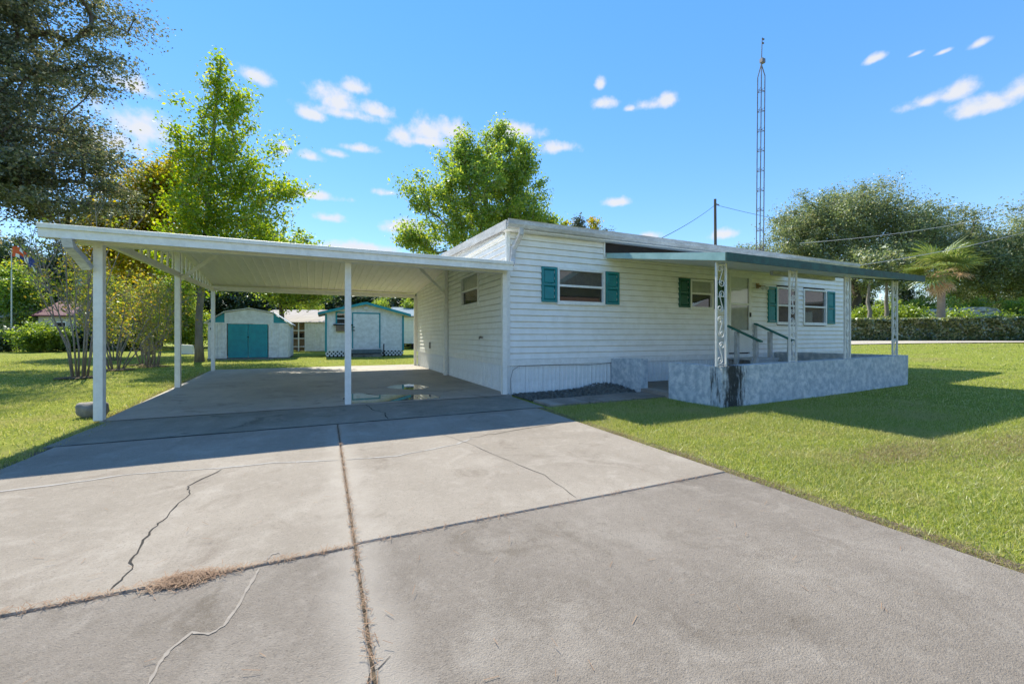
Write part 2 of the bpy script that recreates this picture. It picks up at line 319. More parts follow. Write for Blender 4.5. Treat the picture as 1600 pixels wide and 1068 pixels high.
def concrete(name, c, dark, light, speck, rough=0.9, stain=(0.10, 0.09, 0.08), fstain=0.5, edge=0.0, bump=0.3):
    m = bpy.data.materials.new(name); m.use_nodes = True
    t = m.node_tree; b = t.nodes['Principled BSDF']; b.inputs['Roughness'].default_value = rough; b.inputs['Specular IOR Level'].default_value = 0.25
    tcn = t.nodes.new('ShaderNodeTexCoord')
    def nz(sc_, det, lo, hi, top=1.0, stretch=(1, 1, 1), rot=0.0, dist=0.0, ro=0.62):
        mp = t.nodes.new('ShaderNodeMapping'); mp.inputs['Scale'].default_value = stretch; mp.inputs['Rotation'].default_value = (0, 0, rot)
        n = t.nodes.new('ShaderNodeTexNoise'); n.inputs['Scale'].default_value = sc_; n.inputs['Detail'].default_value = det; n.inputs['Roughness'].default_value = ro; n.inputs['Distortion'].default_value = dist
        t.links.new(tcn.outputs['Object'], mp.inputs[0]); t.links.new(mp.outputs[0], n.inputs['Vector'])
        r = t.nodes.new('ShaderNodeMapRange'); r.inputs['From Min'].default_value = lo; r.inputs['From Max'].default_value = hi; r.inputs['To Max'].default_value = top
        t.links.new(n.outputs[0], r.inputs['Value']); return r.outputs[0]
    def mix(fac, a, c2):
        n = t.nodes.new('ShaderNodeMix'); n.data_type = 'RGBA'; t.links.new(fac, n.inputs[0])
        for k, x in ((6, a), (7, c2)):
            if isinstance(x, tuple): n.inputs[k].default_value = (*x, 1)
            else: t.links.new(x, n.inputs[k])
        return n.outputs[2]
    cur = mix(nz(0.7, 7, 0.36, 0.66), c, dark)
    cur = mix(nz(2.3, 7, 0.52, 0.74, 0.75, dist=0.6), cur, light)
    cur = mix(nz(5.5, 8, 0.56, 0.74, 0.5, (1, .35, 1), 0.5), cur, dark)
    cur = mix(nz(1.5, 9, 0.55, 0.68, fstain, dist=1.2, ro=0.7), cur, stain)
    cur = mix(nz(1.3, 6, 0.50, 0.72, 0.5, (1.4, .10, 1), 0.35), cur, dark)
    cur = mix(nz(0.9, 8, 0.60, 0.64, 0.35, dist=2.0), cur, light)
    cur = mix(nz(26, 5, 0.5, 0.72, 0.35), cur, light)
    cur = mix(nz(120, 2, 0.55, 0.68, 0.55), cur, speck)
    cur = mix(nz(240, 2, 0.56, 0.66, 0.5), cur, light)
    if edge:   # scoured pale band either side of the long joint
        sp = t.nodes.new('ShaderNodeSeparateXYZ'); t.links.new(tcn.outputs['Object'], sp.inputs[0])
        a = t.nodes.new('ShaderNodeMath'); a.operation = 'SUBTRACT'; a.inputs[1].default_value = 0.15; t.links.new(sp.outputs[0], a.inputs[0])
        ab = t.nodes.new('ShaderNodeMath'); ab.operation = 'ABSOLUTE'; t.links.new(a.outputs[0], ab.inputs[0])
        ad = t.nodes.new('ShaderNodeMath'); ad.operation = 'MULTIPLY_ADD'; ad.inputs[1].default_value = 0.10; t.links.new(nz(3, 5, 0.3, 0.7), ad.inputs[0]); t.links.new(ab.outputs[0], ad.inputs[2])
        r = t.nodes.new('ShaderNodeMapRange'); r.inputs['From Min'].default_value = 0.10; r.inputs['From Max'].default_value = 0.24; r.inputs['To Min'].default_value = edge; r.inputs['To Max'].default_value = 0
        t.links.new(ad.outputs[0], r.inputs['Value']); cur = mix(r.outputs[0], cur, light)
    t.links.new(cur, b.inputs['Base Color'])
    bn = t.nodes.new('ShaderNodeBump'); bn.inputs['Strength'].default_value = bump; bn.inputs['Distance'].default_value = 0.008
    t.links.new(nz(170, 4, 0.2, 0.8), bn.inputs['Height']); t.links.new(bn.outputs[0], b.inputs['Normal'])
    return m
M['conc'] = concrete('concrete_pale', (0.330, 0.283, 0.229), (0.245, 0.207, 0.164), (0.405, 0.355, 0.296), (0.13, 0.105, 0.085), stain=(0.155, 0.12, 0.088), fstain=.6, edge=.5, bump=.45)
M['conc2'] = concrete('concrete_grey', (0.272, 0.232, 0.190), (0.190, 0.159, 0.128), (0.368, 0.322, 0.27), (0.088, 0.073, 0.06), stain=(0.140, 0.112, 0.082), fstain=.65, edge=.8, bump=.7)
M['conc3'] = concrete('concrete_stained', (0.25, 0.24, 0.205), (0.14, 0.14, 0.12), (0.33, 0.31, 0.26), (0.06, 0.06, 0.05), .6, stain=(0.035, 0.04, 0.032), fstain=.85)
M['conc4'] = concrete('concrete_carport', (0.42, 0.375, 0.315), (0.30, 0.265, 0.225), (0.48, 0.43, 0.365), (0.24, 0.21, 0.18), .6, stain=(0.12, 0.108, 0.095), fstain=.85, bump=.15)

# ------------------------------------------------------------------ mesh helpers
ORG = {}
def tag(o, label=None, cat=None, group=None, kind=None):
    for k, v in (('label', label), ('category', cat), ('group', group), ('kind', kind)):
        if v: o[k] = v
    return o
def thing(name, label, cat, loc, group=None):
    o = bpy.data.objects.new(name, None); o.location = loc; o.empty_display_size = 0.2
    col.objects.link(o); ORG[o] = Vector(loc)
    return tag(o, label, cat, group)
def link(name, me, m, parent=None, loc=None):
    if m is not None and not me.materials: me.materials.append(M[m] if isinstance(m, str) else m)
    o = bpy.data.objects.new(name, me); col.objects.link(o)
    if parent is not None:
        o.parent = parent; ORG[o] = ORG[parent]
        if loc is not None: o.location = loc
    else:
        ORG[o] = Vector(loc or (0, 0, 0)); o.location = ORG[o]
    return o
class MB:
    def __init__(s): s.v = []; s.f = []; s.mi = []
    def poly(s, pts, faces, mi=0):
        n = len(s.v); s.v += [tuple(p) for p in pts]
        for f in faces: s.f.append([i + n for i in f]); s.mi.append(mi)
        return s
    def hexa(s, p, mi=0):     # 4 bottom (ccw) + 4 top
        return s.poly(p, [(3, 2, 1, 0), (4, 5, 6, 7), (0, 1, 5, 4), (1, 2, 6, 5), (2, 3, 7, 6), (3, 0, 4, 7)], mi)
    def box(s, x0, x1, y0, y1, z0, z1, mi=0):
        return s.hexa([(x0, y0, z0), (x1, y0, z0), (x1, y1, z0), (x0, y1, z0), (x0, y0, z1), (x1, y0, z1), (x1, y1, z1), (x0, y1, z1)], mi)
    def bevbox(s, x0, x1, y0, y1, z0, z1, b=0.01):
        pts = []
        for z, i in ((z0, b), (z0 + b, 0), (z1 - b, 0), (z1, b)):
            pts += [(x0 + i, y0 + i, z), (x1 - i, y0 + i, z), (x1 - i, y1 - i, z), (x0 + i, y1 - i, z)]
        fs = [(3, 2, 1, 0), (12, 13, 14, 15)]
        for k in range(3):
            for j in range(4): fs.append((k * 4 + j, k * 4 + (j + 1) % 4, k * 4 + 4 + (j + 1) % 4, k * 4 + 4 + j))
        return s.poly(pts, fs)
    def prism(s, base, vec, mi=0):
        n = len(base); vec = Vector(vec); b = [Vector(p) for p in base]
        return s.poly(b + [p + vec for p in b], [tuple(range(n))[::-1], tuple(range(n, 2 * n))] + [(i, (i + 1) % n, n + (i + 1) % n, n + i) for i in range(n)], mi)
    def beam(s, a, b, w, h, up=(0, 0, 1), mi=0):
        a, b = Vector(a), Vector(b); d = (b - a).normalized()
        x = d.cross(Vector(up)); x = x.normalized() if x.length > 1e-4 else Vector((1, 0, 0))
        y = x.cross(d).normalized(); q = []
        for p in (a, b):
            q.append([p - x * w / 2 - y * h / 2, p + x * w / 2 - y * h / 2, p + x * w / 2 + y * h / 2, p - x * w / 2 + y * h / 2])
        return s.hexa(q[0] + q[1], mi)
    def tube(s, pts, rad, n=6, mi=0, cap=True):
        pts = [Vector(p) for p in pts]; rad = rad if hasattr(rad, '__len__') else [rad] * len(pts)
        base = len(s.v); prevx = None
        for i, p in enumerate(pts):
            d = (pts[min(i + 1, len(pts) - 1)] - pts[max(i - 1, 0)]).normalized()
            x = d.cross(Vector((0.3, 0.1, 1)) if prevx is None else prevx.cross(d) * -1)
            if prevx is not None: x = (prevx - d * prevx.dot(d))
            x = x.normalized() if x.length > 1e-5 else d.orthogonal().normalized()
            prevx = x; y = d.cross(x)
            for k in range(n):
                a = 2 * math.pi * k / n
                s.v.append(tuple(p + (x * math.cos(a) + y * math.sin(a)) * rad[i]))
        for i in range(len(pts) - 1):
            for k in range(n):
                s.f.append([base + i * n + k, base + i * n + (k + 1) % n, base + (i + 1) * n + (k + 1) % n, base + (i + 1) * n + k]); s.mi.append(mi)
        if cap:
            s.f.append([base + k for k in range(n)][::-1]); s.mi.append(mi)
            s.f.append([base + (len(pts) - 1) * n + k for k in range(n)]); s.mi.append(mi)
        return s
    def ribbon(s, pts, widths, z):
        pts = [Vector((p[0], p[1], z)) for p in pts]; n = len(s.v)
        for i, p in enumerate(pts):
            d = (pts[min(i + 1, len(pts) - 1)] - pts[max(i - 1, 0)]).normalized(); x = Vector((-d.y, d.x, 0)); w = widths[i] / 2
            s.v += [tuple(p - x * w), tuple(p + x * w)]
        for i in range(len(pts) - 1): s.f.append([n + 2 * i, n + 2 * i + 2, n + 2 * i + 3, n + 2 * i + 1]); s.mi.append(0)
        return s
    def mesh(s, name, org=(0, 0, 0), mats=None, smooth=False):
        me = bpy.data.meshes.new(name); o = Vector(org)
        me.from_pydata([(a - o.x, b - o.y, c - o.z) for a, b, c in s.v], [], s.f)
        if mats:
            for q in mats: me.materials.append(M[q])
            me.polygons.foreach_set('material_index', s.mi)
        if smooth: me.polygons.foreach_set('use_smooth', [True] * len(me.polygons))
        me.update(); return me
    def build(s, name, m, parent=None, loc=None, mats=None, smooth=False):
        """vertices are in world metres; the mesh is stored about its thing's base"""
        org = ORG[parent] if parent is not None else Vector(loc or (0, 0, 0))
        return link(name, s.mesh(name, org, mats, smooth), None if mats else m, parent, None if parent is not None else org)
def bx(name, m, parent, *a): return MB().box(*a).build(name, m, parent)
def quads_mesh(name, Q):
    n, k = Q.shape[0], Q.shape[1]; me = bpy.data.meshes.new(name)
    me.vertices.add(n * k); me.vertices.foreach_set('co', Q.astype(np.float32).reshape(-1))
    me.loops.add(n * k); me.loops.foreach_set('vertex_index', np.arange(n * k, dtype=np.int32))
    me.polygons.add(n); me.polygons.foreach_set('loop_start', np.arange(0, n * k, k, dtype=np.int32)); me.polygons.foreach_set('loop_total', np.full(n, k, dtype=np.int32))
    me.update(calc_edges=True); return me
def copy_tree(o, loc=None, parent=None, rz=0, s=None):
    c = o.copy(); col.objects.link(c); c.parent = parent
    if loc is not None: c.location = loc; c.rotation_euler = (0, 0, rz)
    if s is not None: c.scale = (s, s, s) if not hasattr(s, '__len__') else s
    for ch in o.children: copy_tree(ch, None, c)
    return c

# ------------------------------------------------------------------ terrain
def gz(u, v=0):
    t = np.clip((np.asarray(u, float) - 4) / 32, 0, 1)
    return 0.8 * t * t * (3 - 2 * t)
def grid_axis(lo, hi, a, b, fine, coarse):
    return np.concatenate([np.linspace(lo, a, int((a - lo) / coarse) + 1)[:-1], np.linspace(a, b, int((b - a) / fine) + 1), np.linspace(b, hi, int((hi - b) / coarse) + 1)[1:]])
xs, ys = grid_axis(-420, 520, -30, 60, 0.6, 18), grid_axis(-160, 520, -10, 60, 0.6, 18)
gx, gy = np.meshgrid(xs, ys)
bumpz = 0.012 * np.sin(gx * 1.7 + gy * .6) * np.sin(gy * 1.3 - gx * .4)
flat = ((gx > -4) & (gx < 15.5) & (gy < 17.5))
P = np.stack([gx, gy, gz(gx) - 0.012 + np.where(flat, 0, bumpz)], -1).reshape(-1, 3)
nx, ny = len(xs), len(ys)
idx = np.arange(nx * ny).reshape(ny, nx)
F = np.stack([idx[:-1, :-1], idx[:-1, 1:], idx[1:, 1:], idx[1:, :-1]], -1).reshape(-1, 4)
me = bpy.data.meshes.new('ground'); me.from_pydata(P.tolist(), [], F.tolist()); me.update()
tag(link('ground', me, 'ground'), kind='structure')

# ------------------------------------------------------------------ driveway of concrete slabs
drive = bpy.data.objects.new('driveway', None); col.objects.link(drive); ORG[drive] = Vector((0, 0, 0)); tag(drive, kind='structure')
def slab(x0, x1, y0, y1, m, top=0.02, x0b=None, x1b=None, name='concrete_slab'):
    """one slab with an eased edge; x0b/x1b are its side positions at the far end"""
    g, e = 0.007, 0.008
    x0b = x0 if x0b is None else x0b; x1b = x1 if x1b is None else x1b
    mb = MB(); pts = []
    for z, i in ((-0.09, 0), (top - e, 0), (top, e)):
        pts += [(x0 + g + i, y0 + g + i, z), (x1 - g - i, y0 + g + i, z), (x1b - g - i, y1 - g - i, z), (x0b + g + i, y1 - g - i, z)]
    mb.poly(pts, [(8, 9, 10, 11)] + [(k * 4 + j, k * 4 + (j + 1) % 4, k * 4 + 4 + (j + 1) % 4, k * 4 + 4 + j) for k in range(2) for j in range(4)])
    return mb.build(name, m, drive)
s1 = slab(-2.5, 0.15, -9, 2.37, 'conc2')
s2 = slab(0.15, 3.05, -9, 2.40, 'conc2')
s3 = slab(-2.52, 0.15, 2.37, 5.77, 'conc')
s4 = slab(0.15, 3.06, 2.40, 5.77, 'conc')
slab(-2.62, 3.2, 5.77, 7.21, 'conc3', 0.022)
s5 = slab(-2.72, 3.28, 7.21, 16.75, 'conc4', 0.024, -3.45, 3.5)
MB().box(-2.6, 3.2, -9, 7.4, -0.06, 0.004).build('joint_bed', 'joint', drive)
def wander(pts, n, amp):
    out = []
    for a, b in zip(pts[:-1], pts[1:]):
        for k in range(n):
            t = k / n; out.append((a[0] + (b[0] - a[0]) * t + random.uniform(-amp, amp), a[1] + (b[1] - a[1]) * t + random.uniform(-amp, amp)))
    return out + [pts[-1]]
def crackline(pts, w, m, name='crack', amp=0.012, n=5, z=0.0225):
    p = wander(pts, n, amp); ww = [w * random.uniform(0.4, 1.3) for _ in p]; ww[0] = ww[-1] = w * .2
    MB().ribbon(p, ww, z).build(name, m, drive)
crackline([(-0.79, 4.23), (-0.93, 3.84), (-0.89, 3.66), (-0.90, 3.24), (-0.92, 3.04), (-0.90, 2.77), (-0.86, 2.59), (-0.87, 2.41)], 0.010, 'crack')
crackline([(1.22, 4.70), (1.37, 4.17), (1.52, 3.49), (1.63, 2.96), (1.60, 2.43)], 0.005, 'crack')
crackline([(0.62, 7.18), (0.66, 6.7), (0.8, 6.3), (0.78, 5.8)], 0.014, 'crack', z=0.0245)
crackline([(0.2, 1.5), (0.12, 1.42), (0.06, 1.36)], 0.008, 'crack', n=3)
crackline([(-2.4, 4.27), (-1.75, 4.30), (-1.43, 4.38), (-0.79, 4.25), (-0.45, 4.24), (0.12, 4.08)], 0.032, 'patch', 'filled_crack', 0.014)
crackline([(0.18, 4.06), (0.62, 4.01), (1.23, 4.15), (1.5, 4.35)], 0.030, 'patch', 'filled_crack', 0.014)
crackline([(1.5, 4.36), (2.0, 4.5), (2.6, 4.62), (3.0, 4.7)], 0.012, 'joint', 'filled_crack', 0.03)
crackline([(-0.52, 1.70), (-0.52, 1.80), (-0.51, 1.86), (-0.46, 1.94), (-0.40, 1.90), (-0.36, 1.93), (-0.33, 2.05), (-0.31, 2.20), (-0.29, 2.34)], 0.014, 'chalk', 'filled_crack', 0.002)
crackline([(-0.28, 2.40), (-0.25, 2.46), (-0.215, 2.47), (-0.20, 2.42)], 0.013, 'chalk', 'filled_crack', 0.002)

crackline([(-2.6, 5.77), (-1, 5.775), (0.6, 5.768), (2, 5.772), (3.18, 5.77)], .040, 'crack', 'open_joint', .006, 8, .0232)
crackline([(-2.7, 7.21), (-1, 7.212), (0.6, 7.208), (2, 7.212), (3.25, 7.21)], .030, 'crack', 'open_joint', .005, 8, .0252)
def water(pts, label):
    c = np.mean(pts, 0); p = []
    n = len(pts)
    for i in range(n):
        a, b = np.array(pts[i]), np.array(pts[(i + 1) % n])
        for k in range(4): p.append(a + (b - a) * k / 4 + rng.normal(0, 0.018, 2))
    mb = MB(); vv = [(q[0], q[1], 0.0268) for q in p]; cc = (c[0], c[1], 0.0268)
    mb.poly(vv + [cc], [(i, (i + 1) % len(vv), len(vv)) for i in range(len(vv))])
    tag(mb.build('puddle', 'water', None, (c[0], c[1], 0.0268)), label, 'puddle')
water([(1.22, 9.43), (1.4, 9.05), (1.65, 8.8), (1.98, 8.85), (2.12, 9.1), (2.0, 9.5), (1.8, 9.8), (1.45, 9.75)], 'small oval puddle on the carport slab, farther from the driveway joint')
water([(0.42, 7.42), (0.9, 7.36), (1.5, 7.36), (1.9, 7.42), (2.02, 7.62), (1.8, 7.95), (1.4, 8.05), (1.1, 8.3), (0.9, 8.25), (0.6, 8.7), (0.4, 8.6), (0.3, 8.0)], 'wide ragged puddle on carport slab right behind the middle post')

# ------------------------------------------------------------------ the mobile home
HF, HB, HL, HR = 7.45, 16.1, 3.28, 14.9            # front, back, left, right of the walls
house = thing('mobile_home', 'long white vinyl-sided mobile home with teal shutters and ribbed skirting', 'house', (HL, HF, 0))
RIDGE_V = (HF + HB) / 2
bx('wall_core', 'dark', house, HL + .03, HR - .03, HF + .035, HB - .03, 0.02, 3.22)
# front courses
OPEN = [(4.40, 5.61, 1.84, 2.58), (8.17, 8.97, 1.83, 2.56), (9.53, 10.37, 0.70, 2.80), (11.46, 12.42, 1.50, 2.53), (12.66, 13.79, 1.50, 2.53)]
def course_profile(z, h):
    return [(0.016, z + h + .004), (0.016, z + h - .012), (-0.006, z + h - .013), (-0.026, z + h * .12), (-0.026, z + .004), (-0.018, z), (0.022, z), (0.022, z + h + .004)]
CH, Z0, ZT = 0.1268, 0.685, 3.21
nc = int(round((ZT - Z0) / CH))
CH = (ZT - Z0) / nc
def cut(segs, opens, z, h):
    for (a, b, c, d) in opens:
        if c < z + h / 2 < d:
            new = []
            for p, q in segs:
                if b <= p or a >= q: new.append((p, q)); continue
                if a - p > .02: new.append((p, a + .02))
                if q - b > .02: new.append((b - .02, q))
            segs = new
    return segs
def lengths(segs, i, step=3.66):
    out = []
    for p, q in segs:
        x = HL + .6 + (i * 1.31) % step
        while x < q:
            if x - p > .35 and q - x > .35: out.append((p, x - .0012)); p = x + .0012
            x += step
        out.append((p, q))
    return out
for i in range(nc):
    z = Z0 + i * CH
    for p, q in lengths(cut([(HL + .05, HR - .05)], OPEN, z, CH), i): MB().prism([(p, HF + a, b) for a, b in course_profile(z, CH)], (q - p, 0, 0)).build('siding_board', 'siding', house)
    for p, q in cut([(HF + .05, HB - .05)], [(9.05, 10.38, 1.90, 2.68)], z, CH): MB().prism([(HL + a, p, b) for a, b in course_profile(z, CH)][::-1], (0, q - p, 0)).build('siding_board', 'siding', house)
    MB().prism([(HR - a, HF + .05, b) for a, b in course_profile(z, CH)], (0, HB - HF - .1, 0)).build('siding_board', 'siding', house)
# gable courses over the end wall
def ridge_z(v, lo=3.30, hi=3.50): return lo + (hi - lo) * (1 - abs(v - RIDGE_V) / (RIDGE_V - HF))
for k in range(2):
    z = ZT + k * .13
    w = HB - HF - .1 if k == 0 else 5.2
    MB().prism([(HL + p, RIDGE_V - w / 2, q) for p, q in course_profile(z, .13)], (0, w, 0)).build('siding_board', 'siding', house)
# skirting: band and ribbed panels
bx('skirt_band', 'trim', house, HL - .012, HR, HF - .028, HF + .03, 0.565, 0.683)
bx('skirt_band', 'trim', house, HL - .028, HL + .03, HF + .032, HB, 0.565, 0.683)
def skirt_panel(w, z0, z1):
    prof = [(0, 0)]
    n = 4
    for k in range(n):
        a = w * k / n; s = w / n
        prof += [(a + s * .55, 0), (a + s * .64, -.012), (a + s * .82, -.012), (a + s * .92, 0)]
    prof += [(w, 0)]
    mb = MB(); m_ = len(prof)
    mb.poly([(p, q, z0) for p, q in prof] + [(p, q, z1) for p, q in prof], [(i, i + 1, m_ + i + 1, m_ + i) for i in range(m_ - 1)])
    return mb
npan = 29; w = (HR - HL) / npan
sp_me = skirt_panel(w - .003, 0, .56).mesh('skirt_panel'); sp_me.materials.append(M['skirt'])
for i in range(npan): link('skirt_panel', sp_me, 'skirt', house, (i * w, 0, 0))
npan = 21; w = (HB - HF) / npan
sp_me2 = skirt_panel(w - .003, 0, .56).mesh('skirt_panel'); sp_me2.materials.append(M['skirt'])
for i in range(npan):
    o = link('skirt_panel', sp_me2, 'skirt', house, (0, (i + 1) * w, 0)); o.rotation_euler = (0, 0, R(-90))
# corners
for (x, y) in ((HL, HF), (HL, HB), (HR, HF)):
    bx('corner_post', 'trim', house, x - .035, x + .045, y - .033, y + .045, .563, 3.215)
# roof, fascia, gutter
rv0, rv1, ru0, ru1 = HF - .22, HB + .2, HL - .10, HR + .15
mb = MB()
mb.prism([(ru0, rv0, 3.335), (ru0, RIDGE_V, 3.535), (ru0, rv1, 3.335), (ru0, rv1, 3.365), (ru0, RIDGE_V, 3.565), (ru0, rv0, 3.365)][::-1], (ru1 - ru0, 0, 0))
mb.build('roof', 'roof', house)
bx('soffit', 'trim', house, ru0 + .01, ru1 - .01, rv0 + .012, HF + .03, 3.205, 3.222)
gut = MB()
for a, b in (((ru0 - .01, 3.225), (ru1, 3.225)),):
    prof = [(rv0, 3.225), (rv0 - .045, 3.24), (rv0 - .075, 3.30), (rv0 - .075, 3.375), (rv0 - .085, 3.385), (rv0 - .06, 3.39), (rv0 - .055, 3.31), (rv0, 3.29)]
    gut.prism([(ru0 - .01, p, q) for p, q in prof][::-1], (ru1 - ru0, 0, 0))
gut.build('gutter', 'oldtrim', house)
bx('fascia', 'trim', house, ru0, ru1, rv0 + .001, rv0 + .02, 3.224, 3.334)
for sgn in (0, 1):
    a, b = ((rv0, 3.30), (RIDGE_V, 3.50)) if sgn == 0 else ((RIDGE_V, 3.50), (rv1, 3.30))
    MB().hexa([(ru0 - .03, a[0], a[1] - .10), (ru0 - .004, a[0], a[1] - .10), (ru0 - .004, b[0], b[1] - .10), (ru0 - .03, b[0], b[1] - .10),
               (ru0 - .03, a[0], a[1] + .075), (ru0 - .004, a[0], a[1] + .075), (ru0 - .004, b[0], b[1] + .075), (ru0 - .03, b[0], b[1] + .075)]).build('rake_board', 'oldtrim', house)
# downspout that empties on the carport roof
def rect_pipe(pts, w, d):
    mb = MB()
    for a, b in zip(pts[:-1], pts[1:]): mb.beam(a, Vector(b) + (Vector(b) - Vector(a)).normalized() * .012, w, d, up=(1, 0, 0))
    return mb
rect_pipe([(3.46, rv0 - .03, 3.24), (3.46, rv0 - .02, 3.12), (3.43, rv0 + .10, 2.98), (3.38, HF - .07, 2.86), (3.35, HF - .10, 2.66), (3.30, HF - .18, 2.54)], .065, .085).build('downspout', 'oldtrim', house)

def window(name, u0, u1, z0, z1, rail=0.5, up='blind', low='dark', plane=HF, end=False):
    """double hung window: frame part, sub-part panes and rail"""
    fr = MB(); f = .05; y0, y1 = -0.045, 0.03
    fr.box(u0, u1, y0, y1, z0, z0 + f); fr.box(u0, u1, y0, y1, z1 - f, z1)
    fr.box(u0, u0 + f, y0, y1, z0 + f, z1 - f); fr.box(u1 - f, u1, y0, y1, z0 + f, z1 - f)
    fr.box(u0 - .015, u1 + .015, y0 - .015, y1, z0 - .03, z0)
    zm = z0 + (z1 - z0) * rail
    parts = [('frame', fr, 'trim')]
    parts.append(('meeting_rail', MB().box(u0 + f, u1 - f, -.025, .025, zm - .022, zm + .022), 'trim'))
    parts.append(('pane', MB().box(u0 + f, u1 - f, .002, .006, zm + .022, z1 - f), 'glass'))
    parts.append(('pane', MB().box(u0 + f, u1 - f, .012, .016, z0 + f, zm - .022), 'glass'))
    parts.append(('blind', MB().box(u0 + f, u1 - f, .022, .026, zm + .02, z1 - f), up))
    parts.append(('interior', MB().box(u0 + f, u1 - f, .026, .030, z0 + f, zm + .02), low))
    root = None
    for nm, mb, m in parts:
        if end: mb.v = [(HL + y, HB - (x - 0), z) if False else (HL + y, x, z) for x, y, z in mb.v]
        else: mb.v = [(x, plane + y, z) for x, y, z in mb.v]
        o = mb.build('window' if root is None else nm, m, house if root is None else root)
        if root is None: root = o
    return root
window('w', 4.40, 5.61, 1.84, 2.58, 0.5, 'blind', 'dark')
window('w', 8.17, 8.97, 1.83, 2.56, 0.52, 'curtain', 'dark')
window('w', 11.46, 12.42, 1.50, 2.53, 0.5, 'dark', 'blind')
window('w', 12.66, 13.79, 1.50, 2.53, 0.5, 'dark', 'blind')
window('w', 9.05, 10.38, 1.90, 2.68, 0.5, 'curtain', 'dark', end=True)
def shutter(u0, u1, z0, z1, m):
    mb = MB(); y0, y1, b = HF - .055, HF - .004, .045
    mb.box(u0, u0 + b, y0, y1, z0, z1); mb.box(u1 - b, u1, y0, y1, z0, z1)
    zm = (z0 + z1) / 2
    for a, c in ((z0, z0 + b), (zm - b / 2, zm + b / 2), (z1 - b, z1)): mb.box(u0 + b, u1 - b, y0, y1, a, c)
    o = mb.build('shutter', m, house)
    for a, c in ((z0 + b, zm - b / 2), (zm + b / 2, z1 - b)):
        q = MB(); e = .03; yb = y1 - .012; yt = y0 + .014
        q.poly([(u0 + b, yb, a), (u1 - b, yb, a), (u1 - b, yb, c), (u0 + b, yb, c), (u0 + b + e, yt, a + e), (u1 - b - e, yt, a + e), (u1 - b - e, yt, c - e), (u0 + b + e, yt, c - e)],
               [(4, 5, 6, 7), (0, 1, 5, 4), (1, 2, 6, 5), (2, 3, 7, 6), (3, 0, 4, 7)])
        q.build('raised_panel', m, o)
for a, b, z0, z1, m in ((4.03, 4.385, 1.85, 2.57, 'teal'), (5.625, 5.99, 1.85, 2.57, 'teal'), (7.80, 8.155, 1.85, 2.56, 'green'), (8.985, 9.34, 1.84, 2.56, 'green'),  # green entries are teal shutters coloured as shaded
                        (11.09, 11.445, 1.53, 2.51, 'teal'), (13.805, 14.19, 1.52, 2.50, 'teal')):
    shutter(a, b, z0, z1, m)
# storm door
d0, d1, dz0, dz1 = 9.53, 10.37, 0.72, 2.80
dr = MB(); f = .075
dr.box(d0 - .06, d0, HF - .03, HF + .03, dz0, dz1 + .06); dr.box(d1, d1 + .06, HF - .03, HF + .03, dz0, dz1 + .06); dr.box(d0, d1, HF - .03, HF + .03, dz1, dz1 + .06)
door = dr.build('door', 'trim', house); 
lf = MB(); y0, y1 = HF - .045, HF - .01
lf.box(d0 + .004, d0 + f, y0, y1, dz0, dz1 - .004); lf.box(d1 - f, d1 - .004, y0, y1, dz0, dz1 - .004); lf.box(d0 + f, d1 - f, y0, y1, dz1 - .11, dz1 - .004)
lf.box(d0 + f, d1 - f, y0, y1, 1.97, 2.02); lf.box(d0 + f, d1 - f, y0, y1, dz0, 1.31)
lf.box(d0 + .14, d1 - .14, y0 - .006, y0 - .001, .84, 1.2)
lf.build('door_leaf', 'door', door)
bx('pane', 'glass', door, d0 + f, d1 - f, HF - .03, HF - .026, 2.02, dz1 - .11); bx('pane', 'glass', door, d0 + f, d1 - f, HF - .03, HF - .026, 1.31, 1.97)
bx('inner_door', 'door', door, d0 + f, d1 - f, HF, HF + .02, 2.0, dz1 - .1); bx('inner_door', 'curtain', door, d0 + f, d1 - f, HF, HF + .02, 1.30, 1.998)
bx('handle', 'black', door, d1 - .055, d1 - .025, HF - .075, HF - .046, 1.66, 1.78)
# panel coloured dark as eave shade over the porch roof; little things on the walls
bx('eave_shade', 'dark', house, 5.61, 11.9, HF - .034, HF - .024, 2.98, 3.20)
bx('panel_trim', 'trim', house, 5.575, 5.608, HF - .045, HF - .022, 2.86, 3.204)
bx('outlet_cover', 'metal', house, HL - .05, HL - .02, 13.86, 13.98, .74, .95)
tb = MB().tube([(HL - .02, 8.8, 1.12), (HL - .09, 8.8, 1.12), (HL - .11, 8.8, 1.09)], .018, 6); tb.box(HL - .10, HL - .07, 8.75, 8.85, 1.13, 1.15); tb.build('hose_tap', 'metal', house)
MB().tube([(HL + .06, HF - .05, .02), (HL + .04, HF - .055, .3), (HL + .09, HF - .06, .48), (HL + .22, HF - .045, .555), (HL + .9, HF - .035, .556), (HL + 1.4, HF - .035, .552), (HL + 1.9, HF - .035, .53), (HL + 2.5, HF - .035, .558)], .0045, 5).build('cable', 'metal', house)
lampo = thing('wall_lamp', 'small brass twin wall lamp beside the storm door', 'wall lamp', (10.66, HF - .02, 2.5))
MB().box(10.61, 10.70, HF - .05, HF - .021, 2.44, 2.58).build('mount_plate', 'brass', lampo)
for dx in (-.04, .1):
    MB().tube([(10.65, HF - .05, 2.52), (10.65 + dx, HF - .1, 2.50), (10.66 + dx, HF - .16, 2.47)], [.02, .02, .035], 8).build('lamp_arm', 'brass', lampo)
    MB().tube([(10.66 + dx, HF - .16, 2.47), (10.67 + dx, HF - .21, 2.43), (10.675 + dx, HF - .24, 2.40)], [.03, .055, .04], 8).build('bulb', 'plastic', lampo)

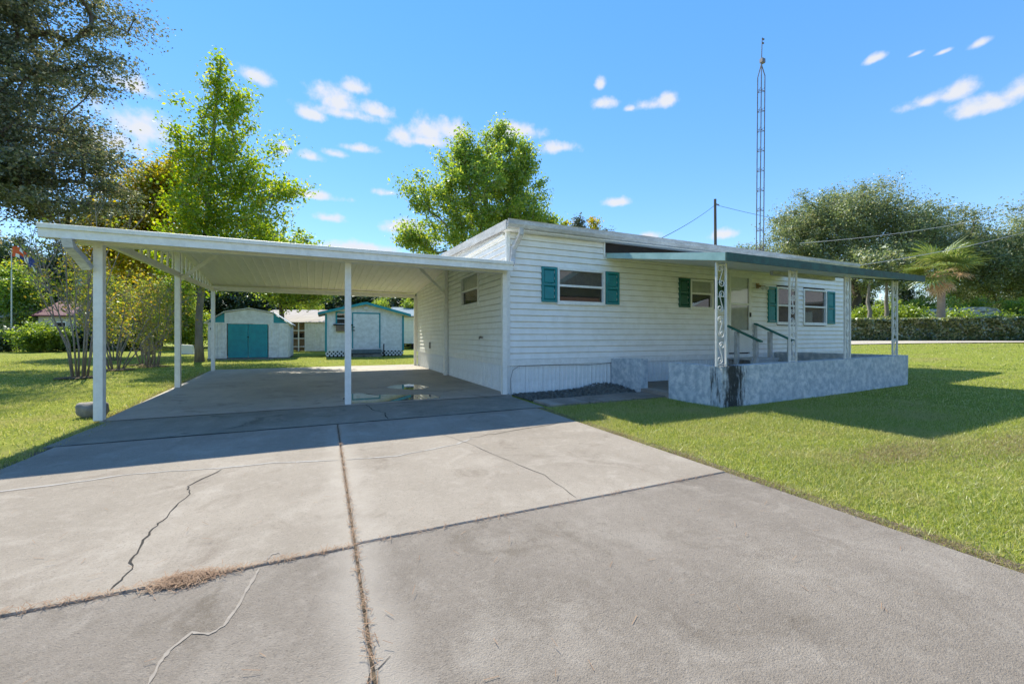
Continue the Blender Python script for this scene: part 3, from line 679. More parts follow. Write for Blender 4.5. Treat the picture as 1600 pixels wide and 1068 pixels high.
# ------------------------------------------------------------------ carport
cp = thing('carport', 'white aluminium two-car carport with gabled pan roof and picketed gable', 'carport', (0, 7.3, 0.024))
CF, CR, CB = 6.92, 11.75, 16.5
def cz(v): return 2.39 + (3.12 - 2.39) * (v - CF) / (CR - CF) if v <= CR else 3.12 + (2.80 - 3.12) * (v - CR) / (CB - CR)
def cl(v): return -3.13 - 0.42 * (v - CF) / (CB - CF)
def crr(v): return 3.13 + (0.115 if v > CF + .4 else 0.0)
npan = 32
for part in ((CF + .02, CR), (CR, CB)):
    for i in range(npan):
        mb = MB(); v0, v1 = part
        ring = []
        for v in (v0, v1):
            a = cl(v) + .03; b = 3.256 if v > CF + .4 else 3.256
            u0 = a + (b - a) * i / npan; u1 = a + (b - a) * (i + 1) / npan; z = cz(v)
            # shallow pan with a standing seam on one side
            ring.append([(u0, v, z + .004), (u0 + .012, v, z - .007), (u0 + .03, v, z - .007), (u0 + .042, v, z), ((u0 + u1) / 2, v, z + .003), (u1 - .001, v, z), (u1 - .001, v, z + .03), (u0, v, z + .03)])
        n = 8
        mb.poly(ring[0] + ring[1], [tuple(range(n))[::-1], tuple(range(n, 2 * n))] + [(k, (k + 1) % n, n + (k + 1) % n, n + k) for k in range(n)])
        mb.build('roof_pan', 'ceil', cp)
# fascia gutter all along the front, and the returns at the sides
prof = [(CF + .02, 2.355), (CF - .012, 2.355), (CF - .012, 2.455), (CF - .04, 2.462), (CF - .045, 2.515), (CF - .03, 2.52), (CF + .02, 2.48)]
MB().prism([(-3.16, p, q) for p, q in prof], (6.31, 0, 0)).build('fascia', 'trim', cp)
for a, b in ((CF + .022, CR), (CR, CB)):
    MB().hexa([(cl(a) - .02, a, cz(a) - .05), (cl(a) + .025, a, cz(a) - .05), (cl(b) + .025, b, cz(b) - .05), (cl(b) - .02, b, cz(b) - .05),
               (cl(a) - .02, a, cz(a) + .075), (cl(a) + .025, a, cz(a) + .075), (cl(b) + .025, b, cz(b) + .075), (cl(b) - .02, b, cz(b) + .075)]).build('gable_edge', 'trim', cp)
bx('rear_fascia', 'trim', cp, cl(CB) - .02, 3.235, CB + .002, CB + .03, 2.70, 2.88)
POSTS = [(-2.74, 7.30, 2.415), (-2.94, 11.3, 3.01), (-3.30, 16.2, 2.70), (0.35, 7.36, 2.415), (3.17, 7.36, 2.415), (3.19, 11.7, 3.06), (3.20, 16.14, 2.70)]
for i, (u, v, z) in enumerate(POSTS):
    w = .048 if i not in (5,) else .05
    mb = MB().bevbox(u - w, u + w, v - w, v + w, .024, z, .006)
    for dz in (.07, z - .09): mb.tube([(u, v - w - .006, dz), (u, v - w + .002, dz)], .011, 6)
    mb.build('post', 'carport', cp)
bx('leak_cover', 'trim', cp, 3.2, 3.262, HF + .06, CB - .1, 3.14, 3.17)  # unseen strip added to stop sun leaking between roof and wall
bx('front_beam', 'carport', cp, -2.95, 3.2, 7.26, 7.40, 2.36, 2.428)
bx('rear_beam', 'carport', cp, -3.42, 3.2, 16.13, 16.27, 2.63, 2.77)
MB().beam((-2.74, 7.41, 2.45), (-2.93, 11.24, 2.50), .07, .10).build('tie_beam', 'carport', cp)
MB().beam((-2.95, 11.36, 2.50), (-3.29, 16.12, 2.66), .07, .10).build('tie_beam', 'carport', cp)
for v in np.arange(8.55, 16.0, 0.42):
    if abs(v - 11.3) < .2: continue
    u = -2.74 - (v - 7.41) * .062; zb = (2.45 + (v - 7.41) * .013 if v < 11.3 else 2.50 + (v - 11.36) * .0336) + .051; zt = cz(v) - .03
    if zt - zb > .05: MB().box(u - .012, u + .012, v - .036, v + .036, zb, zt).build('picket', 'carport', cp)
MB().beam((-2.90, 11.3, 2.40), (-2.22, 11.45, 3.06), .045, .075).build('knee_brace', 'carport', cp)
MB().beam((3.18, 11.7, 2.38), (2.45, 11.7, 3.07), .045, .075).build('knee_brace', 'carport', cp)
rect_pipe([(-2.90, 6.93, 2.36), (-2.89, 6.95, 2.26), (-2.84, 7.08, 2.14), (-2.81, 7.17, 2.04)], .075, .10).build('downspout', 'oldtrim', cp)

# ------------------------------------------------------------------ porch
PU0, PU1, PV = 5.78, 11.56, 4.62
porch = thing('porch', 'low blue masonry porch with green-edged flat roof on scrolled white iron posts', 'porch', (PU0, PV, 0))
bx('floor', 'conc2', porch, PU0 + .02, PU1 - .02, PV + .02, HF - .04, -.05, 0.10)
def rough_wall(name, u0, u1, v0, v1, z1, z1b, m, along):
    """masonry wall with slightly uneven faces"""
    n = max(3, int(max(u1 - u0, v1 - v0) / .22)); mb = MB(); rows = 4; r = random.Random(int(u0 * 97 + v0 * 13))
    ring = []
    for i in range(n + 1):
        t = i / n; zt = z1 + (z1b - z1) * t; sec = []
        j = lambda s=.006: r.uniform(-s, s)
        for k in range(rows + 1): sec.append((0 + j(), -.12 + (zt + .12) * k / rows + (j() if k == rows else 0)))
        for k in range(rows, -1, -1): sec.append((1, -.12 + (zt + .12) * k / rows))
        if along == 'u': ring.append([(u0 + (u1 - u0) * t, v0 + (p if p < .5 else (v1 - v0)), q) for p, q in sec])
        else: ring.append([(u0 + (p if p < .5 else (u1 - u0)), v1 + (v0 - v1) * t, q) for p, q in sec])
    m_ = len(ring[0])
    mb.poly([p for s in ring for p in s], [tuple(range(m_)), tuple(range(n * m_, n * m_ + m_))[::-1]] + [(i * m_ + k, (i + 1) * m_ + k, (i + 1) * m_ + (k + 1) % m_, i * m_ + (k + 1) % m_) for i in range(n) for k in range(m_)])
    return mb.build(name, m, porch)
rough_wall('front_wall', PU0 - .003, PU1, PV, PV + .2, .662, .735, 'mildew', 'u')
rough_wall('side_wall', PU0, PU0 + .2, PV + .212, 5.74, .668, .655, 'blue', 'v')
rough_wall('side_wall', PU0, PU0 + .2, 6.5, HF - .035, .655, .70, 'blue', 'v')
rough_wall('side_wall', PU1 - .2, PU1 - .001, PV + .202, HF - .035, .72, .735, 'blue', 'v')
# roof
rl0, rl1 = 5.64, 11.78
def pz(v): return 2.39 + (2.93 - 2.39) * (v - 4.42) / (HF - 4.42)
MB().hexa([(rl0 + .03, 4.45, pz(4.45) - .05), (rl1 - .03, 4.45, pz(4.45) - .05), (rl1 - .03, HF - .035, pz(HF) - .05), (rl0 + .03, HF - .035, pz(HF) - .05),
           (rl0 + .03, 4.45, pz(4.45) + .03), (rl1 - .03, 4.45, pz(4.45) + .03), (rl1 - .03, HF - .035, pz(HF) + .03), (rl0 + .03, HF - .035, pz(HF) + .03)]).build('roof', 'soffit', porch)
bx('front_fascia', 'fascia', porch, rl0 - .002, rl1 + .002, 4.42, 4.448, 2.315, 2.445)
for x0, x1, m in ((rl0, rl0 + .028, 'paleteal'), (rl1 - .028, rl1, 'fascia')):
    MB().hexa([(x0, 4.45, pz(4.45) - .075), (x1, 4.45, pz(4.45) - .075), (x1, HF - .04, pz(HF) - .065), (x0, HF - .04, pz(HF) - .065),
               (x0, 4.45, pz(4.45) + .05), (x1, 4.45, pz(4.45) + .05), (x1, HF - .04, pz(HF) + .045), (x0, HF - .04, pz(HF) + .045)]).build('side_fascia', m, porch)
bx('roof_beam', 'oldtrim', porch, 9.3, 11.7, 6.1, 6.18, 2.55, 2.635)
def scroll(u, v, zc, h, w, flip=1):
    pts = []
    def spiral(cx, cz_, r0, a0, turns, sgn):
        return [(cx + (r0 * (1 - t * .72)) * math.cos(a0 + sgn * turns * 2 * math.pi * t), cz_ + (r0 * (1 - t * .72)) * math.sin(a0 + sgn * turns * 2 * math.pi * t)) for t in np.linspace(0, 1, 14)]
    r = w * .36
    top = spiral(0.12 * w * flip, h / 2 - r, r, math.pi if flip > 0 else 0, 1.25, -flip)[::-1]
    bot = spiral(-0.12 * w * flip, -h / 2 + r, r, 0 if flip > 0 else math.pi, 1.25, -flip)
    mb = MB().tube([(u + p, v, zc + q) for p, q in top + bot], .0085, 5, cap=True)
    return mb
porch_posts = [(5.82, .22, .674, 2.33), (7.66, .19, .69, 2.33), (9.36, .18, .71, 2.33), (11.13, .18, .73, 2.33)]
for u, w, zb, zt in porch_posts:
    v = PV + .05; mb = MB(); b = .0135
    for s in (-1, 1): mb.box(u + s * w / 2 - b, u + s * w / 2 + b, v - b, v + b, zb - .01, zt)
    for z in (zb + .02, zb + .02 + (zt - zb) * .33, zb + .02 + (zt - zb) * .66, zt - .03): mb.box(u - w / 2 + b, u + w / 2 - b, v - .006, v + .006, z - .006, z + .006)
    p = mb.build('iron_post', 'iron', porch)
    n = 4
    for k in range(n):
        h = (zt - zb) / n
        scroll(u, v, zb + h * (k + .5), h * .86, w * .82, 1 if k % 2 == 0 else -1).build('scroll', 'iron', p, smooth=True)

# entry steps with hand rails
st = thing('entry_steps', 'grey wooden steps with sloping green-capped hand rails at the door', 'steps', (9.95, 6.8, .10))
for y0, y1, z in ((6.72, 7.41, .60), (6.42, 6.72, .43), (6.12, 6.42, .27)):
    n = 5 if y1 - y0 > .5 else 2; s = (y1 - y0) / n
    for k in range(n): bx('tread_board', 'wood', st, 9.42, 10.48, y0 + k * s + .004, y0 + (k + 1) * s - .004, z - .035, z)
    bx('riser', 'wood', st, 9.44, 10.46, y0 + .02, y0 + .045, .10, z - .036)
bx('stringer', 'wood', st, 9.40, 9.438, 6.12, 7.4, .10, .26); bx('stringer', 'wood', st, 10.462, 10.50, 6.12, 7.4, .10, .26)
for u, posts, a, b in ((9.36, ((7.06, 1.27), (6.56, 1.08)), (7.33, 1.42), (6.42, 1.02)), (10.54, ((7.42, 1.46), (7.0, 1.27), (6.5, 1.08)), (7.41, 1.49), (6.40, 1.03))):
    for v, z in posts: bx('rail_post', 'wood', st, u - .042, u + .042, v - .042, v + .042, .10, z)
    MB().beam((u, a[0], a[1]), (u, b[0], b[1]), .10, .035).build('hand_rail', 'railgreen', st)

# walkway and gravel bed
walk = bpy.data.objects.new('walkway', None); col.objects.link(walk); ORG[walk] = Vector((3.3, 6.2, 0)); walk.location = (3.3, 6.2, 0); tag(walk, kind='structure')
for x0, x1, a, b in ((3.34, 4.10, 5.86, 6.45), (4.13, 5.05, 5.86, 6.47), (5.07, 5.90, 5.84, 6.49)):
    MB().bevbox(x0, x1, a, b, -.06, .035, .01).build('paving_slab', 'conc2', walk)
def blob_mesh(name, r, seed, flat=1.0, sub=2):
    rr = random.Random(seed)
    import bmesh
    bm = bmesh.new(); bmesh.ops.create_icosphere(bm, subdivisions=sub, radius=1)
    d = [Vector((rr.gauss(0, 1), rr.gauss(0, 1), rr.gauss(0, 1))).normalized() for _ in range(7)]; amp = [rr.uniform(-.22, .22) for _ in d]
    for v in bm.verts:
        n = v.co.normalized(); k = 1 + sum(a * max(0, n.dot(q)) ** 2 for a, q in zip(amp, d)); v.co = n * k; v.co.x *= r[0]; v.co.y *= r[1]; v.co.z *= r[2]
    me = bpy.data.meshes.new(name); bm.to_mesh(me); bm.free()
    return me
g = []
mb = MB()
for k in range(4200):
    u = random.uniform(3.36, 5.76); v = random.uniform(6.56, 7.40)
    h = .03 + .16 * math.exp(-((u - 5.35) / .5) ** 2) * (1 - abs(v - 7.1) / .7)
    s = random.uniform(.007, .020); c = Vector((u, v, max(.0, h * random.uniform(.3, 1))))
    q = [c + Vector((random.gauss(0, s), random.gauss(0, s), random.gauss(0, s * .7))) for _ in range(4)]
    mb.poly(q, [(0, 1, 2), (0, 3, 1), (1, 3, 2), (2, 3, 0)])
tag(mb.build('gravel', 'gravel', None, (4.6, 7, 0)), 'dark rubble and gravel heaped against the white skirting', 'gravel', kind='stuff')
mb = MB(); nn = 8
xs_ = np.linspace(3.34, 5.77, 15); ys_ = np.linspace(6.52, 7.43, 7)
hh = lambda u, v: .004 + .13 * math.exp(-((u - 5.35) / .5) ** 2) * max(0, 1 - abs(v - 7.1) / .7)
mb.poly([(x, y, hh(x, y)) for y in ys_ for x in xs_], [(j * 15 + i, j * 15 + i + 1, j * 15 + i + 16, j * 15 + i + 15) for j in range(6) for i in range(14)])
tag(mb.build('gravel_bed', 'gravel', None, (4.6, 7, 0)), kind='structure')

# boulder beside the carport post
bo = link('boulder', blob_mesh('boulder', (.19, .16, .145), 5, sub=3), 'rock', None, (-3.06, 7.95, .08)); tag(bo, 'rounded tan boulder on the grass beside a carport post', 'boulder')
for v_ in bo.data.vertices:
    c_ = v_.co; k_ = 1 + .10 * math.sin(c_.x * 31 + 1) * math.sin(c_.y * 27) + .07 * math.sin(c_.z * 47 + c_.x * 20); v_.co = Vector((max(-.165, min(.165, c_.x * k_)), c_.y * k_, max(-.12, min(.12, c_.z * k_))))
bo.data.polygons.foreach_set('use_smooth', [True] * len(bo.data.polygons))

# pine straw on the driveway
def straw(n, fn, name, label):
    mb = MB()
    for _ in range(n):
        x, y = fn(); a = random.uniform(0, math.pi); l = random.uniform(.02, .06); z = .0235 + random.random() ** 2 * .018
        dx, dy = math.cos(a) * l / 2, math.sin(a) * l / 2; px, py = -math.sin(a) * .0012, math.cos(a) * .0012; dz = random.uniform(0, .01)
        mb.poly([(x - dx - px, y - dy - py, z), (x + dx - px, y + dy - py, z + dz), (x + dx + px, y + dy + py, z + dz), (x - dx + px, y - dy + py, z)], [(0, 1, 2, 3)])
    tag(mb.build(name, 'needles', None, (0, 2, 0)), label, 'pine straw', kind='stuff')
straw(900, lambda: (random.gauss(-.585, .065), 2.37 + random.gauss(-.01, .028)), 'pine_straw', 'small heap of brown pine straw on the driveway joint')
def along_joint():
    t = random.random()
    if t < .45: return (0.15 + random.gauss(0, .010), random.uniform(0.5, 5.7))
    return (random.uniform(-2.4, 0.15), 2.37 + random.gauss(0, .009)) if t < .8 else (random.uniform(-2.4, 3), 2.385 + random.gauss(0, .007))
straw(1500, along_joint, 'joint_straw', 'loose brown straw caught along the joints of the driveway')
straw(260, lambda: (random.uniform(-2.4, 3.0), random.uniform(.9, 5.6)), 'stray_litter', 'stray twigs and needles scattered over the driveway')

# ------------------------------------------------------------------ vegetation
def leaf_quads(C, size, up=0.5, jitter=0.35, aspect=0.6):
    n = len(C); nr = rng.normal(size=(n, 3)); nr[:, 2] += up * 2; nr /= np.linalg.norm(nr, axis=1)[:, None]
    t = rng.normal(size=(n, 3)); t -= (t * nr).sum(1)[:, None] * nr; t /= np.linalg.norm(t, axis=1)[:, None]
    b = np.cross(nr, t); s = size * (1 + jitter * rng.normal(size=n)).clip(.4, 2); s = s[:, None]
    fold = nr * s * .12
    return np.stack([C - t * s * .5, C + b * s * aspect * .5 + fold, C + t * s * .5, C - b * s * aspect * .5 + fold], 1)
def tree(name, label, base, blobs, nclump, nleaf, leaf, lm, bark, trunk_r=.25, trunk_top=None, lean=(0, 0), cs=.55, flat=.65, group=None, cat='tree', droop=0.0, shell=2.2, trunk_seg=8, up=.5):
    """skeleton grown from the trunk to foliage clumps; blobs = (x, y, z, rx, ry, rz, weight) about the base"""
    base = Vector(base); root = thing(name, label, cat, base, group)
    bl = np.array(blobs, float); wsum = bl[:, 6] / bl[:, 6].sum()
    k = rng.choice(len(bl), nclump, p=wsum); d = rng.normal(size=(nclump, 3)); d /= np.linalg.norm(d, axis=1)[:, None]
    C = bl[k, :3] + d * bl[k, 3:6] * (rng.random(nclump) ** (1 / shell))[:, None]
    C = C[C[:, 2] > .15]
    top = trunk_top or bl[:, 2].max()
    nodes = [np.array([lean[0] * (i / trunk_seg) ** 1.4 + (rng.normal(0, trunk_r * .25) if i else 0), lean[1] * (i / trunk_seg) ** 1.4 + (rng.normal(0, trunk_r * .25) if i else 0), top * i / trunk_seg - (.1 if i == 0 else 0)]) for i in range(trunk_seg + 1)]
    par = [-1] + list(range(trunk_seg)); 
    order = np.argsort(np.hypot(C[:, 0], C[:, 1]) + .35 * np.abs(C[:, 2] - top * .6))
    first = max(1, int(trunk_seg * .28)); tips = []
    for i in order:
        c = C[i]; A = np.array(nodes); off = c - A
        cost = np.linalg.norm(off, axis=1) + 1.1 * np.clip(A[:, 2] - c[2] + .25, 0, None); cost[:first] += 50
        p = int(np.argmin(cost)); a = A[p]
        mid = (a + c) / 2 + np.array([0, 0, .10 * np.linalg.norm(c - a)]) + rng.normal(0, .05 * np.linalg.norm(c - a), 3)
        nodes.append(mid); par.append(p); nodes.append(c); par.append(len(nodes) - 2); tips.append(len(nodes) - 1)
    A = np.array(nodes); cnt = np.zeros(len(A))
    for t in tips: cnt[t] += 1
    for i in range(len(A) - 1, 0, -1):
        if par[i] >= 0: cnt[par[i]] += cnt[i]
    rad = trunk_r * np.sqrt(np.maximum(cnt, .5) / max(cnt[0], 1)) ; rad = np.maximum(rad, .010 + 0 * rad)
    rad[0] *= 1.35
    tr_ = [trunk_r * (1.35 if i == 0 else (1 - .8 * (i / trunk_seg) ** 1.2)) for i in range(trunk_seg + 1)]
    mb = MB().tube([base + Vector(A[i]) for i in range(trunk_seg + 1)], tr_, 10)
    rad[:trunk_seg + 1] = tr_
    for i in range(trunk_seg + 1, len(A)):
        p = par[i]; mb.tube([base + Vector(A[p]), base + Vector(A[i])], [min(rad[p], rad[i] * 1.25), rad[i]], 5, cap=False)
    mb.build('trunk', bark, root, smooth=True)
    cw = rng.uniform(.5, 1.5, len(C)); kk = rng.choice(len(C), nleaf, p=cw / cw.sum())
    csz = rng.uniform(.55, 1.3, len(C)) * cs
    o3 = rng.normal(size=(nleaf, 3)); o3 /= np.linalg.norm(o3, axis=1)[:, None]
    o3 *= (rng.random(nleaf) ** .55)[:, None] * csz[kk][:, None] * 1.5; o3[:, 2] *= flat
    outward = C[kk].copy(); outward[:, 2] *= .25; outward /= (np.linalg.norm(outward, axis=1)[:, None] + 1e-6)
    st_ = rng.uniform(-1, 1, nleaf) * csz[kk]
    pts = C[kk] + o3 + outward * st_[:, None]
    pts[:, 2] -= droop * np.clip(st_, 0, None) * 1.2
    # a share of the leaves sit along the twigs
    m_ = int(nleaf * .12); ti = np.array(tips)[rng.integers(0, len(tips), m_)]; tt = rng.random(m_)[:, None]
    pp = A[ti] * tt + A[[par[q] for q in ti]] * (1 - tt) + rng.normal(0, .10, (m_, 3)); pts[:m_] = pp
    pts[:, 2] = np.maximum(pts[:, 2], .05)
    link('crown', quads_mesh('crown', leaf_quads(pts, leaf, up)), lm, root)
    return root

# big live oak, top left: the trunk stands outside the picture
x, y = W(-260, 15.5)
tree('live_oak', 'huge dark live oak with drooping grey-green boughs beyond the carport post', (x, y, 0),
     [(0, 0, 10.5, 8.6, 8.0, 5.5, 3), (5.4, -2.0, 12.5, 4.5, 4.0, 6.0, 3.2), (5.8, -2.3, 7.4, 3.9, 3.6, 2.2, 2), (-3, 0, 15, 6, 6, 4, 1), (4.6, -1.6, 16.5, 4.6, 4, 3.4, 2)],
     560, 215000, .105, 'oakleaf', 'bark', .55, 11, cs=.72, flat=.42, droop=.45, shell=1.7)
# tall sweetgum beside the carport
x, y = -5.12, 22.68
tree('sweetgum_tree', 'tall tapering light green tree rising behind the carport roof beside teal-doored shed', (x, y, 0),
     [(.9, 0, 4.6, 3.0, 2.4, 1.4, 1.8), (1.0, 0, 6.4, 3.0, 2.4, 1.3, 2.1), (1.2, 0, 8.2, 2.6, 2.1, 1.1, 1.4), (.9, 0, 9.6, 1.5, 1.4, 1.0, .7), (1.0, 0, 11.0, 1.2, 1.1, 1.0, .42), (.7, 0, 12.6, .42, .4, 1.4, .2), (1.7, 0, 12.0, .4, .4, .8, .10), (-.9, .2, 10.3, .22, .3, 1.5, .12), (-.5, .2, 9.3, .7, .6, .6, .14), (3.4, -.6, 8.0, .9, .8, .4, .2), (2.9, -.3, 9.9, .5, .5, .5, .12)],
     430, 34000, .135, 'gumleaf', 'bark2', .15, 13.6, cs=.46, flat=.7, shell=1.9, trunk_seg=12, lean=(.75, 0))
x, y = W(232, 26)
tree('autumn_tree', 'yellow and orange tinged broad tree behind the tall light green one', (x, y, 0),
     [(0, 0, 8.0, 3.0, 3.0, 3.2, 2), (1.2, 0, 10.8, 2.0, 2.0, 2.2, 1), (-1.6, 0, 6.6, 2.2, 2.2, 2.0, 1)], 240, 46000, .17, 'yellowleaf', 'bark2', .26, 10, cs=.6, flat=.7)
x, y = W(440, 30)
tree('grey_green_tree', 'low rounded grey-green tree whose top shows over the carport roof', (x, y, 0),
     [(0, 0, 6.4, 2.8, 2.6, 3.0, 1), (1.4, 0, 5.6, 2.2, 2.2, 2.4, .7)], 150, 26000, .19, 'gumleaf2', 'bark', .22, 7, cs=.55)
x, y = W(760, 26.5)
tree('sweetgum_tree', 'full rounded green tree standing behind the white mobile home', (x, y, 0),
     [(0, 0, 8.8, 4.3, 3.8, 3.6, 3), (-2.6, 0, 8.2, 2.6, 2.6, 2.6, 1.2), (2.5, 0, 9.6, 2.5, 2.4, 2.8, 1.3), (1.0, 0, 12.0, 2.0, 1.8, 2.4, .9), (-1.4, 0, 11.4, 1.7, 1.6, 1.8, .6), (-1.6, 0, 12.6, .6, .6, 1.5, .4), (2.6, 0, 12.4, .6, .7, 1.5, .35), (.9, 0, 14.2, .5, .5, 1.0, .3), (-4.4, 0, 9.6, .7, .8, 1.2, .3), (-4.6, 0, 7.0, 1.0, .9, .7, .3), (4.6, 0, 8.6, .8, .8, .8, .3)],
     330, 62000, .16, 'gumleaf2', 'bark2', .28, 13.5, cs=.52, flat=.75, shell=2.3, trunk_seg=11)
# sparse tops far behind the house
for px, top, nm in ((882, 18.6, 0), (903, 19.2, 1), (930, 18.8, 2), (950, 17.2, 3)):
    x, y = W(px, 62)
    tree('distant_tree', 'thin sparse tree top showing far behind the house roof', (x, y, 0), [(0, 0, top - 2.2, 1.2, 1.2, 2.4, 1), (0, 0, top - 5, 1.8, 1.8, 3, 1)], 46, 2600, .30, 'greyleaf' if nm % 2 else 'yellowleaf', 'bark2', .16, top - .5, cs=.5, group='sparse tree tops behind the house')
# spreading live oaks across the street
x, y = W(1340, 49); z = float(gz(x))
tree('spreading_oak', 'broad spreading evergreen oak across the street behind the hedge and palm', (x, y, z),
     [(0, 0, 11, 11, 7, 6, 3.4), (-8.8, 4, 8.4, 6, 5, 4.4, 1.8), (-5.2, 2, 13.2, 4.9, 4, 3.7, 1.2), (7.2, -3, 12, 6.2, 5, 4.7, 2), (10.5, -5, 9.2, 5.4, 4.6, 4.0, 1.3), (1, 0, 15.4, 5, 4, 3, 1), (-13.6, 6, 7.4, 3.8, 3, 3.0, .8), (-17.2, 7.5, 5.6, 2.8, 2.6, 2.2, .5)],
     760, 250000, .18, 'oakleaf2', 'bark', .62, 9.5, cs=1.0, flat=.72, droop=.1, shell=1.9)
x, y = W(1615, 49); z = float(gz(x))
tree('spreading_oak', 'darker evergreen oak across the street, right behind the palm', (x, y, z),
     [(0, 0, 9.6, 9.0, 6, 6.4, 3.4), (-5, 2, 7.4, 6, 4.5, 5.0, 1.8), (6, -3, 11.5, 6, 5, 5, 1.4)], 440, 130000, .19, 'oakleaf2', 'bark', .5, 9, cs=1.0, flat=.72, shell=1.9)
# light shrubs and pale trunks between hedge and oak
for px, dd, h, w_, lm, lab in ((1400, 37, 3.6, 3.2, 'shrubleaf', 'bright green shrub between a slim pale trunk and the palm, behind the hedge'), (1345, 39, 3.0, 2.6, 'shrubleaf', 'bright green shrub behind the hedge, left of both slim pale trunks'.replace('left of both', 'next to the')),
        (1500, 44, 4.4, 4.2, 'gumleaf2', 'broad green shrub standing behind the camper trailer'), (1590, 41, 4.2, 3.6, 'gumleaf2', 'tall green shrub past the rounded end of the camper trailer'), (1440, 42, 4.6, 3.4, 'shrubleaf', 'tall bright green shrub behind the palm trunk'),
        (1488, 35.5, 2.4, 2.0, 'gumleaf2', 'low green shrub at the foot of the palm, before the camper'), (1548, 35, 2.3, 2.4, 'shrubleaf', 'low bright shrub in front of the camper trailer')):
    x, y = W(px, dd); z = float(gz(x))
    tree('street_shrub', lab, (x, y, z), [(0, 0, h * .55, w_ * .62, w_ * .6, h * .45, 1), (w_ * .25, 0, h * .4, w_ * .5, w_ * .5, h * .36, .6)], 90, 12000, .17, lm, 'bark', .10, h * .7, cs=.5, group='shrubs behind the hedge', cat='shrub')
for px, lab in ((1357, 'a'), (1385, 'b')):
    x, y = W(px, 35); z = float(gz(x))
    tree('slim_tree', 'slim pale trunk behind the hedge, ' + ('next to the house end' if lab == 'a' else 'between its twin and the palm'), (x, y, z), [(0, 0, 6.4, 1.6, 1.5, 1.2, 1)], 22, 2600, .2, 'oakleaf2', 'bark2', .20, 6.5, cs=.5, group='slim pale trunks behind the hedge', lean=(.15, 0))
# woodland behind the sheds and to the left
protos = []
for i, (lm, h, w_) in enumerate((('woodleaf', 8.2, 4.4), ('woodleaf', 6.6, 4.2), ('gumleaf2', 9.5, 4.2), ('woodleaf', 11.5, 5.0), ('yellowleaf', 7.0, 3.2))):
    lab = ['dense dark evergreen tree in the wood behind the sheds', 'dense dark evergreen tree in the wood behind the sheds', 'lighter green leafy tree at the edge of the wood', 'tall dark tree at the wood beyond the neighbouring house', 'yellowing small tree in front of the dark wood'][i]
    x, y = W(100000, 1) if False else (0, 0)
    protos.append((h, tree('wood_tree', lab, (0, 0, 0), [(0, 0, h * .55, w_ * .62, w_ * .6, h * .44, 2), (w_ * .2, 0, h * .3, w_ * .6, w_ * .6, h * .26, 1.2), (-w_ * .2, 0, h * .7, w_ * .4, w_ * .4, h * .3, .7)], 170, 26000, .23, lm, 'bark', .24, h * .75, cs=.75, group=['dark trees behind the sheds', 'dark trees behind the sheds', 'lighter trees at the wood edge', 'tall dark trees of the wood', 'yellowing trees before the wood'][i])))
placed = [0] * len(protos)
def wl(k, px):
    if px > 1200: return 'dark tree far behind the spreading oaks across the street'
    if k in (0, 1): return 'dense dark evergreen tree right behind the ' + ('teal-doored shed' if px < 430 else 'tan-roofed outbuilding' if px < 520 else 'white gabled garden shed' if px < 620 else 'pale blue roof of the trailer home')
    if k == 3: return 'tall dark tree of the wood behind the ' + ('crape myrtle row' if px > 170 else 'burgundy-roofed cottage' if px > 60 else 'low pale-roofed house by the flagpole')
    if k == 2: return 'lighter green leafy tree ' + ('by the flagpole, at the edge of the wood' if px < 100 else 'behind the crape myrtles' if px < 400 else 'showing over the shed roofs before the dark wood')
    return 'yellowing small tree ' + ('beside the burgundy-roofed cottage' if px < 150 else 'behind the leafy crape myrtles')
WOOD = [(395, 44, 1, 1.0), (430, 47, 0, .82), (470, 45, 1, 1.0), (515, 48, 0, .85), (560, 46, 1, 1.02), (600, 50, 0, .86), (640, 46, 1, 1.0), (680, 49, 0, .85), (350, 46, 0, .95),
        (300, 42, 3, .85), (250, 46, 3, .95), (200, 44, 3, 1.0), (140, 47, 3, .95), (90, 45, 3, 1.05), (40, 47, 3, 1.1), (-20, 44, 3, 1.1), (-90, 46, 3, 1.1), (-170, 45, 3, 1.0),
        (20, 39, 2, .85), (165, 36, 2, .72), (280, 34, 2, .66), (590, 41, 2, .52), (480, 40, 2, .48), (645, 41, 2, .5), (112, 46, 4, 1.25), (70, 46, 4, 1.3), (232, 36, 4, .62),
        (1340, 62, 0, 1.0), (1420, 66, 3, .9), (1520, 64, 0, 1.1), (1600, 62, 0, 1.1), (1690, 60, 3, .9)]
for j, (px, dd, k, s) in enumerate(WOOD):
    x, y = W(px, dd); z = float(gz(x))
    if placed[k] == 0:
        o = protos[k][1]; o.location = (x, y, z); o.rotation_euler = (0, 0, j * 1.3); o.scale = (s, s, s)
    else: o = copy_tree(protos[k][1], (x, y, z), None, j * 1.3, s)
    placed[k] += 1; o['label'] = wl(k, px); o['group'] = o['label'] + ' group'

